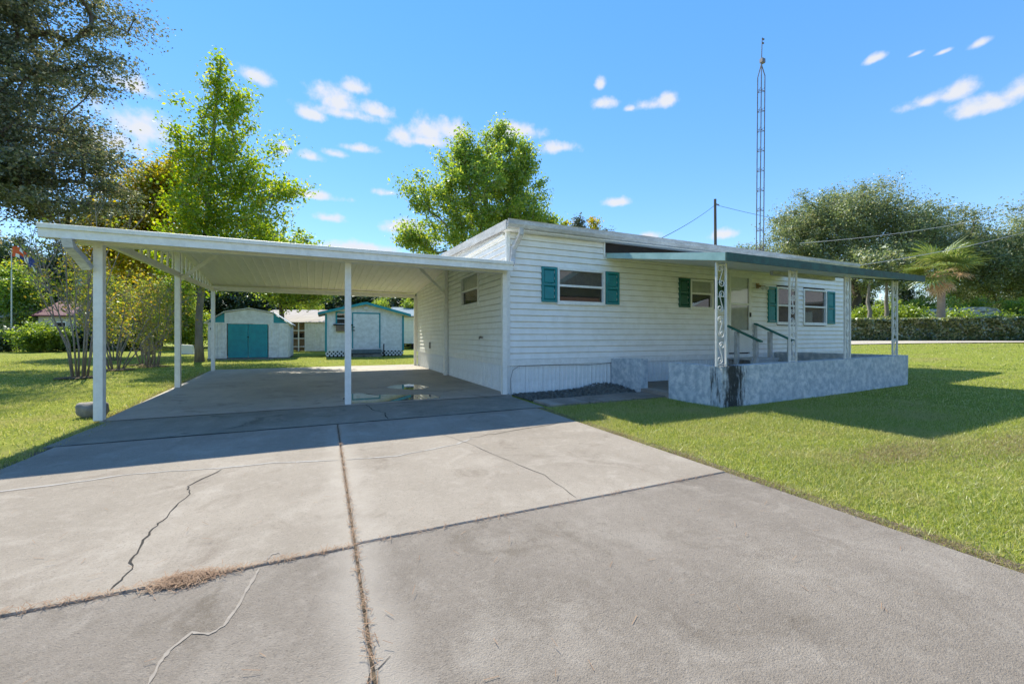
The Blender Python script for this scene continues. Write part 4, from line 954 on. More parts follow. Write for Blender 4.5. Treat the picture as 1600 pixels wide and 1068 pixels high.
# crape myrtles: vase of bare stems, thin yellowing leaves
def myrtle(base, h, spread, ns, nleaf, label, seed):
    r = random.Random(seed); base = Vector(base); root = thing('crape_myrtle', label, 'shrub', base, 'crape myrtles on the lawn'); ends = []
    for k in range(ns):
        a = 2 * math.pi * k / ns + r.uniform(-.3, .3); rr = spread * r.uniform(.35, 1); hh = h * r.uniform(.72, 1.0)
        p0 = base + Vector((math.cos(a) * .15, math.sin(a) * .15, -.03)); pts = [p0]
        for t in (.25, .5, .75, 1): pts.append(base + Vector((math.cos(a) * (.15 + rr * t ** 1.25) + r.gauss(0, .04), math.sin(a) * (.15 + rr * t ** 1.25) + r.gauss(0, .04), hh * t)))
        mb = MB().tube(pts, [.024, .020, .015, .010, .004], 6)
        for j in range(9):
            i = r.choice((1, 2, 2, 3, 3)); q = pts[i].lerp(pts[i + 1], r.random()); e = q + Vector((r.gauss(0, .30), r.gauss(0, .30), r.uniform(.3, .85) * h * .25)); m_ = q.lerp(e, .5) + Vector((0, 0, -.03))
            mb.tube([q, m_, e], [.010, .007, .003], 4, cap=False); ends += [m_, e, q.lerp(e, .75)]
            for _ in range(2):
                e2 = e + Vector((r.gauss(0, .18), r.gauss(0, .18), r.uniform(.05, .3))); mb.tube([m_.lerp(e, r.random()), e2], [.005, .002], 3, cap=False); ends.append(e2)
        mb.build('stem', 'twig', root, smooth=True); ends.append(pts[-1])
    E_ = np.array([tuple(e - base) for e in ends]); pts = E_[rng.integers(0, len(E_), nleaf)] + rng.normal(0, .12, (nleaf, 3))
    link('crown', quads_mesh('crown', leaf_quads(pts, .075, .3)), 'myrtleleaf', root)
    m = MB(); n = 14; R0 = .55
    m.poly([(base.x + math.cos(2 * math.pi * i / n) * R0 * r.uniform(.8, 1.1), base.y + math.sin(2 * math.pi * i / n) * R0 * r.uniform(.8, 1.1), base.z + .018) for i in range(n)] + [(base.x, base.y, base.z + .05)], [(i, (i + 1) % n, n) for i in range(n)])
    m.build('mulch_ring', 'mulch', root)
myrtle((-6.16, 15.33, 0), 4.3, .95, 9, 800, 'tall bare-stemmed crape myrtle, the one nearest the tan boulder', 1)
myrtle((-6.45, 18.3, 0), 3.2, 1.7, 8, 2900, 'wide leafy crape myrtle in the middle of the row on the lawn', 2)
myrtle((-6.55, 21.2, 0), 3.3, 1.5, 8, 2900, 'leafy yellowing crape myrtle next to the leaning gum trunk', 3)
myrtle((-5.9, 19.8, 0), 2.6, 1.0, 6, 1800, 'small crape myrtle tucked between two wider ones', 4)
myrtle((-9.2, 26.0, 0), 3.6, 1.6, 8, 4200, 'crape myrtle farthest back, in front of the wood', 5)

# foundation shrubs of the neighbouring lot
for px, dd, h, w_, lm, lab in ((12, 31, 1.7, 2.3, 'woodleaf', 'dark low shrub at the foot of the orange-flag pole'), (62, 30, 2.05, 2.3, 'shrubleaf', 'bright green rounded shrub before the cream neighbouring walls'), (100, 32, 1.8, 2.2, 'woodleaf', 'dark shrub under the burgundy roof'),
        (-30, 31, 1.9, 2.4, 'woodleaf', 'dark shrub before the low pale-roofed house'), (150, 34, 1.8, 2.2, 'woodleaf', 'dark shrub behind the bare-stemmed crape myrtle'), (205, 33, 1.8, 2.0, 'woodleaf', 'dark shrub behind the wide leafy crape myrtle')):
    x, y = W(px, dd)
    tree('lawn_shrub', lab, (x, y, 0), [(0, 0, h * .5, w_ * .6, w_ * .5, h * .45, 1)], 70, 9000, .15, lm, 'bark', .07, h * .6, cs=.42, group='shrubs along the far lawn edge', cat='shrub')

# hedge across the street
A0, A1 = Vector(W(1285, 31.0)), Vector(W(1760, 28.0)); dirh = (A1 - A0).normalized(); nrm = Vector((dirh.y, -dirh.x)); Lh = (A1 - A0).length
hz = float(gz(A0.x))
hedge = thing('hedge', 'long clipped glossy green hedge along the sandy street', 'hedge', (A0.x, A0.y, hz))
n = 52000; t = rng.random(n) * Lh; face = rng.random(n); HT, HW = 1.62, 1.3
wv = rng.uniform(-.5, .5, n) * HW; zz = rng.random(n) * HT
side = face < .62; wv[side] = -HW / 2 + np.abs(rng.normal(0, .13, side.sum())); top = face > .72; zz[top] = HT - np.abs(rng.normal(0, .09, top.sum()))
lump = .16 * np.sin(t * 1.9) * np.sin(zz * 2.2 + t) + .07 * np.sin(t * 4.7 + 1) + .05 * np.sin(zz * 5 + t * 3); wv += np.where(side, -lump, 0); zz += np.where(top, lump * .5, 0)
# the camera side of the hedge
px_ = A0.x + dirh.x * t - nrm.x * -wv; py_ = A0.y + dirh.y * t - nrm.y * -wv
cside = -1 if (nrm.x * A0.x + nrm.y * A0.y) > 0 else 1
px_ = A0.x + dirh.x * t - nrm.x * wv * cside; py_ = A0.y + dirh.y * t - nrm.y * wv * cside
Cq = np.stack([px_ - A0.x, py_ - A0.y, zz.clip(.04) + (gz(px_) - hz)], 1)
link('foliage', quads_mesh('foliage', leaf_quads(Cq, .165, .12, aspect=.7)), 'hedgeleaf', hedge)
mb = MB()
for k in range(60):
    q = A0 + dirh * Lh * (k + .5) / 60; zg = float(gz(q.x)); qq = Vector((q.x, q.y, zg - .05)); mb.tube([qq, qq + Vector((random.gauss(0, .1), random.gauss(0, .1), .7)), qq + Vector((random.gauss(0, .3), random.gauss(0, .3), 1.4))], [.035, .025, .01], 5)
mb.build('stems', 'bark', hedge)
# sandy street in front of it
rp = []
for i in range(41):
    q = A0 + dirh * (Lh * (i / 40 * 1.8 - .4)); nn_ = nrm * cside
    for s_ in (8.0, 0.75):
        w_ = q + nn_ * -(-s_) if False else q + nn_ * s_ * 1.0
        rp.append((w_.x, w_.y, float(gz(w_.x)) + .035))
mb = MB().poly(rp, [(2 * i, 2 * i + 2, 2 * i + 3, 2 * i + 1) for i in range(40)])
tag(mb.build('street', 'sand'), kind='structure')

# cabbage palm
def fan_mesh(n=22, r=.95, seed=0):
    rr = random.Random(seed); Q = []
    P0 = Vector((0, 0, 0)); PE = Vector((.85, 0, .12)); w = .014
    Q.append([P0 + Vector((0, -w, 0)), P0 + Vector((0, w, 0)), PE + Vector((0, w, 0)), PE + Vector((0, -w, 0))])
    for k in range(n):
        a = (k / (n - 1) - .5) * R(250); l = r * (1 - .25 * abs(a) / R(125)) * rr.uniform(.85, 1.08); d = Vector((math.cos(a), math.sin(a), .10)); s = Vector((-math.sin(a), math.cos(a), 0)) * .028
        m_ = PE + d * l * .55; e = PE + d * l + Vector((0, 0, -.30 * l * rr.uniform(.5, 1.3)))
        Q.append([PE - s * .3, PE + s * .3, m_ + s, m_ - s]); Q.append([m_ - s, m_ + s, e + s * .12, e - s * .12])
    return quads_mesh('frond', np.array([[tuple(p) for p in q] for q in Q]))
x, y = W(1470, 31.6); z = float(gz(x)); PT = 5.1
palm = thing('palm_tree', 'single cabbage palm with hanging brown dead fronds behind the hedge', 'tree', (x, y, z))
mb = MB(); pts = []; rad = []
for i in range(28):
    t = i / 27; pts.append((x + .05 * math.sin(t * 2), y, z - .1 + PT * t)); rad.append(.25 - .04 * t + (.012 if i % 2 else 0) + (.06 * max(0, t - .85) / .15))
mb.tube(pts, rad, 12).build('trunk', 'palmbark', palm)
fm, fd = fan_mesh(24, 1.0, 1), fan_mesh(18, .8, 2)
fm.materials.append(M['frond']); fd.materials.append(M['deadfrond'])
rr = random.Random(3)
for k in range(34):
    o = link('frond', fm, 'frond', palm, (0, 0, PT - .1 + .25 * rr.random())); o.rotation_euler = (rr.uniform(-.3, .3), -R(rr.choice((62, 45, 30, 18, 5, -12, -28))), 2.4 * k); s = rr.uniform(1.35, 1.8); o.scale = (s, s, s)
for k in range(15):
    o = link('dead_frond', fd, 'deadfrond', palm, (0, 0, PT - .25)); o.rotation_euler = (rr.uniform(-.4, .4), R(rr.choice((-30, -10, 5, 55, 68, 78))), 2.4 * k + 1); s = rr.uniform(.85, 1.25); o.scale = (s, s, s)

# ------------------------------------------------------------------ sheds in the back yard
def ribbed(x0, x1, y, z0, z1, pitch=.22, d=.018, skew=0):
    """ribbed sheet facing -Y"""
    mb = MB(); n = max(1, int(round((x1 - x0) / pitch))); s = (x1 - x0) / n; prof = []
    for k in range(n): prof += [(x0 + k * s, y), (x0 + k * s + s * .62, y), (x0 + k * s + s * .70, y - d), (x0 + k * s + s * .90, y - d), (x0 + k * s + s * .98, y)]
    prof.append((x1, y)); m_ = len(prof)
    mb.poly([(p, q, z0) for p, q in prof] + [(p, q, z1) for p, q in prof], [(i, i + 1, m_ + i + 1, m_ + i) for i in range(m_ - 1)])
    return mb
SX0, SX1, SV, SD = -5.18, -1.72, 24.4, 3.4
shed = thing('metal_shed', 'white barn-roofed metal shed with two teal double doors', 'shed', (SX0, SV, 0))
bx('base_frame', 'conc3', shed, SX0 - .03, SX1 + .03, SV - .03, SV + SD, -.02, .06)
dl, drr = -4.36, -2.66
for a, b in ((SX0, dl - .04), (drr + .04, SX1)): 
    n = int(round((b - a) / .42)); s = (b - a) / n
    for k in range(n): ribbed(a + k * s, a + (k + 1) * s - .004, SV, .06, 1.80, .21).build('wall_panel', 'shedw', shed)
for k in range(8):
    mb = ribbed(SV + k * SD / 8, SV + (k + 1) * SD / 8 - .004, 0, .06, 1.78, .21); mb.v = [(SX1 - q, p, z) for p, q, z in mb.v]; mb.build('wall_panel', 'shedw', shed)
    mb = ribbed(SV + k * SD / 8, SV + (k + 1) * SD / 8 - .004, 0, .06, 1.78, .21); mb.v = [(SX0 + q, p, z) for p, q, z in mb.v]; mb.build('wall_panel', 'shedw', shed)
xc = (SX0 + SX1) / 2; br = 1.05; zk = 2.34; zr = 2.54; ze = 1.78
MB().prism([(xc - br, SV - .01, ze + .03), (xc + br, SV - .01, ze + .03), (xc + br, SV - .01, zk - .03), (xc, SV - .01, zr - .03), (xc - br, SV - .01, zk - .03)], (0, .03, 0)).build('gable_panel', 'shedw', shed)
for s_ in (-1, 1):
    MB().prism([(xc + s_ * br, SV - .006, ze + .03), (xc + s_ * (SX1 - xc), SV - .006, ze + .03), (xc + s_ * br, SV - .006, zk - .04)][::s_], (0, .03, 0)).build('gable_corner', 'shedt', shed)
    for (xa, za), (xb, zb) in (((xc, zr), (xc + s_ * br, zk)), ((xc + s_ * br, zk), (xc + s_ * (SX1 - xc + .14), ze - .02))):
        MB().hexa([(xa, SV - .14, za), (xb, SV - .14, zb), (xb, SV + SD, zb), (xa, SV + SD, za), (xa, SV - .14, za + .035), (xb, SV - .14, zb + .035), (xb, SV + SD, zb + .035), (xa, SV + SD, za + .035)]).build('roof_sheet', 'shedw', shed)
bx('lintel', 'shedw', shed, SX0, SX1, SV - .035, SV + .02, ze - .01, ze + .045)
for a, b in ((dl, (dl + drr) / 2 - .008), ((dl + drr) / 2 + .008, drr)):
    d = bx('door', 'shedt', shed, a, b, SV - .012, SV + .02, .08, 1.76)
    bx('handle', 'black', d, (b if a == dl else a) - .04, (b if a == dl else a) + .04, SV - .04, SV - .013, 1.08, 1.12)
bx('wall_back', 'shedw', shed, SX0, SX1, SV + SD - .02, SV + SD, .06, 1.8)
bx('latch', 'black', shed, -5.08, -5.0, SV - .05, SV - .021, 1.46, 1.56)
slab_o = MB().bevbox(dl - .2, drr + .3, SV - .75, SV - .05, -.04, .03, .01).build('shed_apron', 'conc3'); tag(slab_o, kind='structure')

x0, x1, V2, D2 = 0.02, 4.22, 24.7, 3.6
sh2 = thing('garden_shed', 'white gabled garden shed with teal trim, window box and lattice base', 'shed', (x0, V2, 0))
xm = (x0 + x1) / 2; zf = .36
MB().prism([(x0, V2, zf), (x1, V2, zf), (x1, V2, 2.42), (xm, V2, 2.96), (x0, V2, 2.42)], (0, D2, 0)).build('wall', 'shedw', sh2)
for a, b in ((x0 - .012, x0 + .09), (x1 - .09, x1 + .012)): bx('corner_trim', 'shedt', sh2, a, b, V2 - .03, V2 + .05, .30, 2.36)
for s_, xe in ((-1, x0 - .36), (1, x1 + .36)):
    ze2 = 2.96 - (abs(xe - xm)) * .54 / (xm - x0) 
    MB().hexa([(xm, V2 - .3, 2.98), (xe, V2 - .3, ze2 + .02), (xe, V2 + D2 + .2, ze2 + .02), (xm, V2 + D2 + .2, 2.98), (xm, V2 - .3, 3.03), (xe, V2 - .3, ze2 + .07), (xe, V2 + D2 + .2, ze2 + .07), (xm, V2 + D2 + .2, 3.03)]).build('roof', 'shingle', sh2)
    MB().hexa([(xm, V2 - .335, 2.93), (xe, V2 - .335, ze2 - .03), (xe, V2 - .302, ze2 - .03), (xm, V2 - .302, 2.93), (xm, V2 - .335, 3.07), (xe, V2 - .335, ze2 + .11), (xe, V2 - .302, ze2 + .11), (xm, V2 - .302, 3.07)]).build('barge_board', 'shedt', sh2)
bx('flood_light', 'plastic', sh2, xm - .12, xm + .12, V2 - .12, V2 - .001, 2.66, 2.80)
wx0, wx1 = .62, 1.22
wo = MB().box(wx0 - .08, wx0, V2 - .04, V2 + .01, 1.84, 2.50).box(wx1, wx1 + .08, V2 - .04, V2 + .01, 1.84, 2.50).box(wx0, wx1, V2 - .04, V2 + .01, 2.42, 2.50).build('window', 'shedt', sh2)
bx('sash', 'trim', wo, wx0 + .002, wx1 - .002, V2 - .03, V2 - .01, 2.1, 2.15); bx('pane', 'glass', wo, wx0, wx1, V2 - .012, V2 - .008, 1.86, 2.42); bx('interior', 'dark', wo, wx0, wx1, V2 - .005, V2 - .002, 1.86, 2.42)
fb = bx('flower_box', 'black', sh2, wx0 - .2, wx1 + .2, V2 - .22, V2 - .041, 1.74, 1.81)
bx('box_panel', 'boards', fb, wx0 - .06, wx1 + .06, V2 - .2, V2 - .05, 1.42, 1.739)
d0_, d1_ = 1.45, 2.84
do = MB().box(d0_ - .06, d0_, V2 - .03, V2 + .01, .46, 2.48).box(d1_, d1_ + .07, V2 - .03, V2 + .01, .46, 2.48).box(d0_, d1_, V2 - .03, V2 + .01, 2.41, 2.48).build('door', 'shedt', sh2)
bx('door_leaf', 'shedw', do, d0_ + .004, d1_ - .004, V2 - .022, V2 - .001, .47, 2.405)
for z in (1.45, 1.62): bx('hinge', 'black', do, d0_ - .05, d0_ + .08, V2 - .05, V2 - .031, z, z + .05)
bx('step', 'step', sh2, d0_ - .1, d1_ + .08, V2 - .34, V2 - .035, .20, .40); bx('step', 'conc3', sh2, d0_ - .05, d1_ + .06, V2 - .7, V2 - .345, -.02, .16)
bx('underside', 'dark', sh2, x0 + .05, x1 - .05, V2 + .04, V2 + D2 - .05, 0, .355)
for a, b in ((x0 + .02, d0_ - .12), (d1_ + .1, x1 - .02)):
    mb = MB(); n = int((b - a) / .2)
    for k in range(n + 1):
        for s_ in (-1, 1):
            xa, xb = a + k * .2 - s_ * .15, a + k * .2 + s_ * .15
            za, zb = .04, .34
            if xa < a or xa > b:
                t = ((a if xa < a else b) - xa) / (xb - xa); za = .04 + .30 * t; xa = a if xa < a else b
            if xb < a or xb > b:
                t = ((a if xb < a else b) - xa) / (xb - xa) if abs(xb - xa) > 1e-6 else 0; zb = za + (.34 - za) * t; xb = a if xb < a else b
            if abs(xb - xa) > .02: mb.beam((xa, V2 - .012 - .008 * s_, za), (xb, V2 - .012 - .008 * s_, zb), .008, .055, up=(0, 1, 0) if False else (0, 0, 1))
    mb.box(a, b, V2 - .03, V2 - .001, .33, .36); mb.build('lattice_panel', 'lattice', sh2)
MB().tube([(3.08, V2 - .12, 0), (3.08, V2 - .12, .66), (3.08, V2 - .2, .70)], .03, 6).build('stand_pipe', 'black', sh2)

# long white outbuilding with tan metal roof between and behind the two sheds
D3 = 31.5
ax, ay = W(395, D3); bx_, by_ = W(520, D3)
ob = thing('outbuilding', 'long white outbuilding with tan metal roof and open shelf bay behind the sheds', 'building', (ax, ay, 0))
du = Vector((bx_ - ax, by_ - ay, 0)); Lb = du.length; du.normalize(); dn = Vector((-du.y, du.x, 0))
def OB(t, w, z): return Vector((ax, ay, 0)) + du * t + dn * w + Vector((0, 0, z))
ta, tb_ = Lb * .50, Lb * .66
for s0, s1_ in ((tb_, Lb),):
    n = int((s1_ - s0) / .42); s = (s1_ - s0) / n
    for k in range(n):
        mb = ribbed(s0 + k * s, s0 + (k + 1) * s - .004, 0, .02, 2.2, .21); mb.v = [tuple(OB(p, q, z)) for p, q, z in mb.v]; mb.build('wall_panel', 'shedw', ob)
def obox(name, m, t0, t1, w0, w1, z0, z1): return MB().hexa([OB(t0, w0, z0), OB(t1, w0, z0), OB(t1, w1, z0), OB(t0, w1, z0), OB(t0, w0, z1), OB(t1, w0, z1), OB(t1, w1, z1), OB(t0, w1, z1)]).build(name, m, ob)
obox('wall', 'shedw', 0, ta - .1, 0, .05, 0, 2.2); obox('back_wall', 'boards', 0, Lb, 3.0, 3.05, 0, 2.3)
for z in (.32, .95, 1.55): obox('shelf', 'lattice', ta - .1, tb_, -.02, .8, z, z + .06)
for t in (ta - .1, (ta + tb_) / 2 - .08, tb_ - .06): obox('upright', 'lattice', t, t + .07, -.03, .03, 0, 2.2)
for k in range(10):
    t = ta + random.uniform(0, tb_ - ta - .35); z = random.choice((.39, 1.02, 1.62, .02)); h = random.uniform(.15, .4)
    obox('stored_box', random.choice(('box1', 'boards', 'dark', 'metal')), t, t + random.uniform(.15, .35), .1, .5, z, z + h)
for k in range(14):
    t0, t1 = -.3 + (Lb + .6) * k / 14, -.3 + (Lb + .6) * (k + 1) / 14 - .01
    MB().hexa([OB(t0, -.35, 2.18), OB(t1, -.35, 2.18), OB(t1, 3.2, 3.32), OB(t0, 3.2, 3.32), OB(t0, -.35, 2.22), OB(t1, -.35, 2.22), OB(t1, 3.2, 3.36), OB(t0, 3.2, 3.36)]).build('roof_sheet', 'tanroof', ob)

# neighbouring white trailer home seen past the garden shed
D4 = 36.5
ax, ay = W(612, D4); bx_, by_ = W(760, D4 + 2)
nb = thing('trailer_home', 'white sided trailer home with pale blue metal roof past the garden shed', 'building', (ax, ay, 0))
du = Vector((bx_ - ax, by_ - ay, 0)); Lb = du.length; du.normalize(); dn = Vector((-du.y, du.x, 0))
def nbox(name, m, t0, t1, w0, w1, z0, z1): return MB().hexa([OB(t0, w0, z0), OB(t1, w0, z0), OB(t1, w1, z0), OB(t0, w1, z0), OB(t0, w0, z1), OB(t1, w0, z1), OB(t1, w1, z1), OB(t0, w1, z1)]).build(name, m, nb)
for k in range(9): nbox('siding_board', 'siding', 0, Lb, -.008 * (k % 2), 4, .5 + k * .265, .5 + (k + 1) * .265 - .012)
for k in range(6): nbox('pier', 'dark', .3 + k * Lb / 6, .7 + k * Lb / 6, .2, .6, 0, .5)
nbox('eave_trim', 'metal', -.2, Lb + .2, -.25, -.18, 2.84, 2.95)
MB().hexa([OB(-.2, -.24, 2.88), OB(Lb + .2, -.24, 2.88), OB(Lb + .2, 4.2, 3.95), OB(-.2, 4.2, 3.95), OB(-.2, -.24, 2.95), OB(Lb + .2, -.24, 2.95), OB(Lb + .2, 4.2, 4.0), OB(-.2, 4.2, 4.0)]).build('roof', 'blueroof', nb)

# small white tub on the grass by the trunk
tubo = thing('plastic_tub', 'white upturned plastic tub on the grass beside the crape myrtles', 'tub', (*W(291, 26.5), 0))
o_ = ORG[tubo]; mb = MB()
mb.hexa([o_ + Vector(p) for p in ((-.42, -.25, .02), (.42, -.25, .02), (.42, .25, .02), (-.42, .25, .02), (-.30, -.17, .62), (.34, -.17, .56), (.34, .17, .56), (-.30, .17, .62))]).build('shell', 'plastic', tubo)
MB().hexa([o_ + Vector(p) for p in ((-.46, -.29, .0), (.46, -.29, .0), (.46, .29, .0), (-.46, .29, .0), (-.46, -.29, .06), (.46, -.29, .06), (.46, .29, .06), (-.46, .29, .06))]).build('rim', 'plastic', tubo)

# left neighbour: low house, burgundy roof, flags
def simple_house(name, label, px0, px1, d0, d1, depth, wz, rz, wall, roof, base=0.0, over=.3):
    global ax, ay, du, dn
    ax, ay = W(px0, d0); bx_, by_ = W(px1, d1); root = thing(name, label, 'house', (ax, ay, base))
    du = Vector((bx_ - ax, by_ - ay, 0)); Lb = du.length; du.normalize(); dn = Vector((-du.y, du.x, 0))
    B = Vector((0, 0, base)); f = lambda t, w, z: OB(t, w, z) + B
    MB().hexa([f(0, 0, 0), f(Lb, 0, 0), f(Lb, depth, 0), f(0, depth, 0), f(0, 0, wz), f(Lb, 0, wz), f(Lb, depth, wz), f(0, depth, wz)]).build('wall', wall, root)
    MB().prism([f(-over, -over, wz - .08), f(-over, depth / 2, rz), f(-over, depth + over, wz - .08), f(-over, depth + over, wz + .04), f(-over, depth / 2, rz + .12), f(-over, -over, wz + .04)][::-1], du * (Lb + 2 * over)).build('roof', roof, root)
    MB().prism([f(.02, .02, wz), f(.02, depth - .02, wz), f(.02, depth / 2, rz - .02)], du * (Lb - .04)).build('gable', wall, root)
    for t in (.2, .55, .8):
        a = MB().hexa([f(Lb * t, -.03, wz * .42), f(Lb * t + 1.0, -.03, wz * .42), f(Lb * t + 1.0, .01, wz * .42), f(Lb * t, .01, wz * .42), f(Lb * t, -.03, wz * .82), f(Lb * t + 1.0, -.03, wz * .82), f(Lb * t + 1.0, .01, wz * .82), f(Lb * t, .01, wz * .82)]).build('window', 'trim', root)
        MB().hexa([f(Lb * t + .07, -.036, wz * .45), f(Lb * t + .93, -.036, wz * .45), f(Lb * t + .93, -.031, wz * .45), f(Lb * t + .07, -.031, wz * .45), f(Lb * t + .07, -.036, wz * .79), f(Lb * t + .93, -.036, wz * .79), f(Lb * t + .93, -.031, wz * .79), f(Lb * t + .07, -.031, wz * .79)]).build('pane', 'dark', a)
    return root
simple_house('cottage', 'cream cottage with burgundy metal roof behind the side lawn shrubs', 60, 178, 38, 39, 5, 3.05, 4.45, 'cream', 'burg')
simple_house('low_house', 'low cream house with pale roof beside the flagpole', -180, 8, 36, 37.5, 4.5, 2.9, 3.75, 'cream', 'shingle')
def flag(root, p, cells, dirv, s, droop):
    """waving cloth of coloured cells, hung from the pole"""
    by = {}
    nu, nv = len(cells[0]), len(cells)
    def pt(i, j):
        t = i / nu; return Vector(p) + Vector(dirv) * (s[0] * t) + Vector((0, 0, -s[1] * j / nv - droop * t * t + .05 * math.sin(t * 7))) + Vector((0, .08 * math.sin(t * 9 + j), 0))
    mats = sorted({c for r_ in cells for c in r_}); mb = MB()
    for j in range(nv):
        for i in range(nu): mb.poly([pt(i, j), pt(i + 1, j), pt(i + 1, j + 1), pt(i, j + 1)], [(0, 1, 2, 3)], mats.index(cells[j][i]))
    mb.build('flag', None, root, mats=mats)
x, y = W(18, 33); fp = thing('flagpole', 'slim white flagpole flying an orange, white and blue flag', 'flagpole', (x, y, 0))
MB().tube([(x, y, 0), (x, y, 7.9)], [.05, .03], 8).build('pole', 'plastic', fp)
flag(fp, (x + .03, y, 8.35), [['orange'] * 2 + ['fwhite'] + ['orange'] + ['fblue'] * 2, ['orange'] * 3 + ['fwhite'] + ['fblue'] * 2, ['orange', 'fwhite', 'fblue', 'fwhite', 'fblue', 'fwhite']], (.94, -.3, 0), (1.7, .85), 1.3)
x, y = W(124, 33); fp = thing('flagpole', 'flagpole with a small red and white striped flag behind the myrtle stems', 'flagpole', (x, y, 0))
MB().tube([(x, y, 0), (x, y, 7.2)], [.045, .03], 8).build('pole', 'metal', fp)
flag(fp, (x + .03, y, 7.15), [['fblue', 'fblue', 'fred', 'fred'], ['fblue', 'fblue', 'fwhite', 'fwhite'], ['fblue', 'fblue', 'fred', 'fred'], ['fwhite'] * 4, ['fred'] * 4, ['fwhite'] * 4, ['fred'] * 4], (.9, -.4, 0), (.9, .6), .5)
MB().hexa([(x - .1, y - .05, 5.2), (x + .1, y - .05, 5.2), (x + .1, y + .05, 5.2), (x - .1, y + .05, 5.2), (x - .14, y - .05, 5.9), (x + .14, y - .05, 5.9), (x + .14, y + .05, 5.9), (x - .14, y + .05, 5.9)]).build('pennant', 'cyan', fp)

# things across the street: white camper under the palm, small house
x, y = W(1455, 39); zc = float(gz(x))
cam_t = thing('camper_trailer', 'white round-topped camper trailer parked behind the palm and hedge', 'trailer', (x, y, zc))
ax, ay = x, y; ex, ey = W(1572, 37.5); du = Vector((ex - ax, ey - ay, 0)); Lb = du.length; du.normalize(); dn = Vector((-du.y, du.x, 0))
prof = [(0, .5), (0, 2.2), (.25, 2.75), (.8, 2.98), (Lb - 1.6, 3.05), (Lb - .6, 2.85), (Lb, 2.2), (Lb, .5)]
MB().prism([OB(t, 0, z) + Vector((0, 0, zc)) for t, z in prof][::-1], dn * 2.3).build('body', 'shell', cam_t)
for t in (1.2, 3.4, 5.2): MB().hexa([OB(t, -.02, 1.5 + zc), OB(t + 1, -.02, 1.5 + zc), OB(t + 1, .01, 1.5 + zc), OB(t, .01, 1.5 + zc), OB(t, -.02, 2.2 + zc), OB(t + 1, -.02, 2.2 + zc), OB(t + 1, .01, 2.2 + zc), OB(t, .01, 2.2 + zc)]).build('window', 'dark', cam_t)
for t in (2.6, 3.5):
    c = OB(t, .0, zc + .34); MB().tube([c + dn * -.02, c + dn * .2], .34, 16).build('wheel', 'black', cam_t)
x, y = W(1325, 66)
simple_house('far_house', 'small grey-blue house seen far off between the porch posts', 1325, 1400, 66, 64, 6, 2.9, 4.2, 'greywall', 'shingle', float(gz(x)))

# ------------------------------------------------------------------ tower, pole, wires
x, y = 15.45, 10.7
tw = thing('antenna_tower', 'tall slender steel lattice antenna tower rising beside the house end', 'tower', (x, y, float(gz(x))))
TH = 11.35; tl = lambda z: (x + .012 * z, y)
legs = [(.14 * math.cos(a), .14 * math.sin(a)) for a in (R(95), R(215), R(335))]
for lx, ly in legs:
    q = [(tl(z)[0] + lx, tl(z)[1] + ly, z) for z in np.linspace(.1, TH, 6)] + [(tl(TH)[0], tl(TH)[1], TH + .45)]
    MB().tube(q, [.019] * 7, 6).build('leg', 'metal', tw)
for k in range(14):
    z = .6 + k * .78
    mb = MB()
    for i in range(3):
        a, b = legs[i], legs[(i + 1) % 3]; c = tl(z)
        mb.tube([(c[0] + a[0], c[1] + a[1], z), (c[0] + b[0], c[1] + b[1], z)], .010, 5); mb.tube([(c[0] + a[0], c[1] + a[1], z), (c[0] + b[0], c[1] + b[1], z + .13)], .007, 5)
    mb.build('rung', 'metal' if k > 5 else 'rust', tw)
c = tl(TH); MB().tube([(c[0], c[1], TH + .3), (c[0] + .05, c[1], TH + 1.5)], [.02, .014], 6).build('mast', 'metal', tw)
MB().box(c[0] - .02, c[0] + .16, c[1] - .06, c[1] + .06, TH + .52, TH + .68).build('rotor', 'metal', tw)
MB().box(c[0] + .06, c[0] + .16, c[1] - .02, c[1] + .02, TH + 1.44, TH + 1.49).box(c[0] + .05, c[0] + .14, c[1] - .02, c[1] + .02, TH + 1.28, TH + 1.33).build('antenna_head', 'metal', tw)
x, y = W(1119, 40); zp = float(gz(x))
up_ = thing('utility_pole', 'weathered wooden utility pole standing behind the house roof', 'pole', (x, y, zp))
MB().tube([(x, y, zp - .2), (x - .15, y, zp + 13.6)], [.17, .12], 10).build('shaft', 'pole', up_)
MB().tube([(x - .15, y - .1, zp + 13.1), (x + .1, y - .25, zp + 13.0)], .05, 6).build('insulator', 'metal', up_)
def wire(a, b, sag, label, r=.014, m='black'):
    a, b = Vector(a), Vector(b); pts = [a.lerp(b, t) + Vector((0, 0, -sag * 4 * t * (1 - t))) for t in np.linspace(0, 1, 17)]
    o = MB().tube(pts, r, 4).build('power_line', m, None, tuple(a)); tag(o, label, 'wire')
ptop = (x - .12, y, zp + 13.05)
xw, yw = W(1620, 34); wire(ptop, (*W(1640, 46), 12.6), 1.6, 'black service wire from the utility pole across to the oaks', .02)
wire(ptop, (9.0, 14.5, 3.6), .5, 'black service wire from the utility pole down to the house roof', .02)
wire((*W(1250, 30), 7.9), (*W(1660, 36), 12.9), .5, 'upper grey wire crossing in front of the spreading oak', .02, 'wiregrey')
wire((*W(1235, 18.5), 3.9), (*W(1680, 36), 11.6), .5, 'lower grey wire passing behind the porch roof to the palm', .016, 'wiregrey')

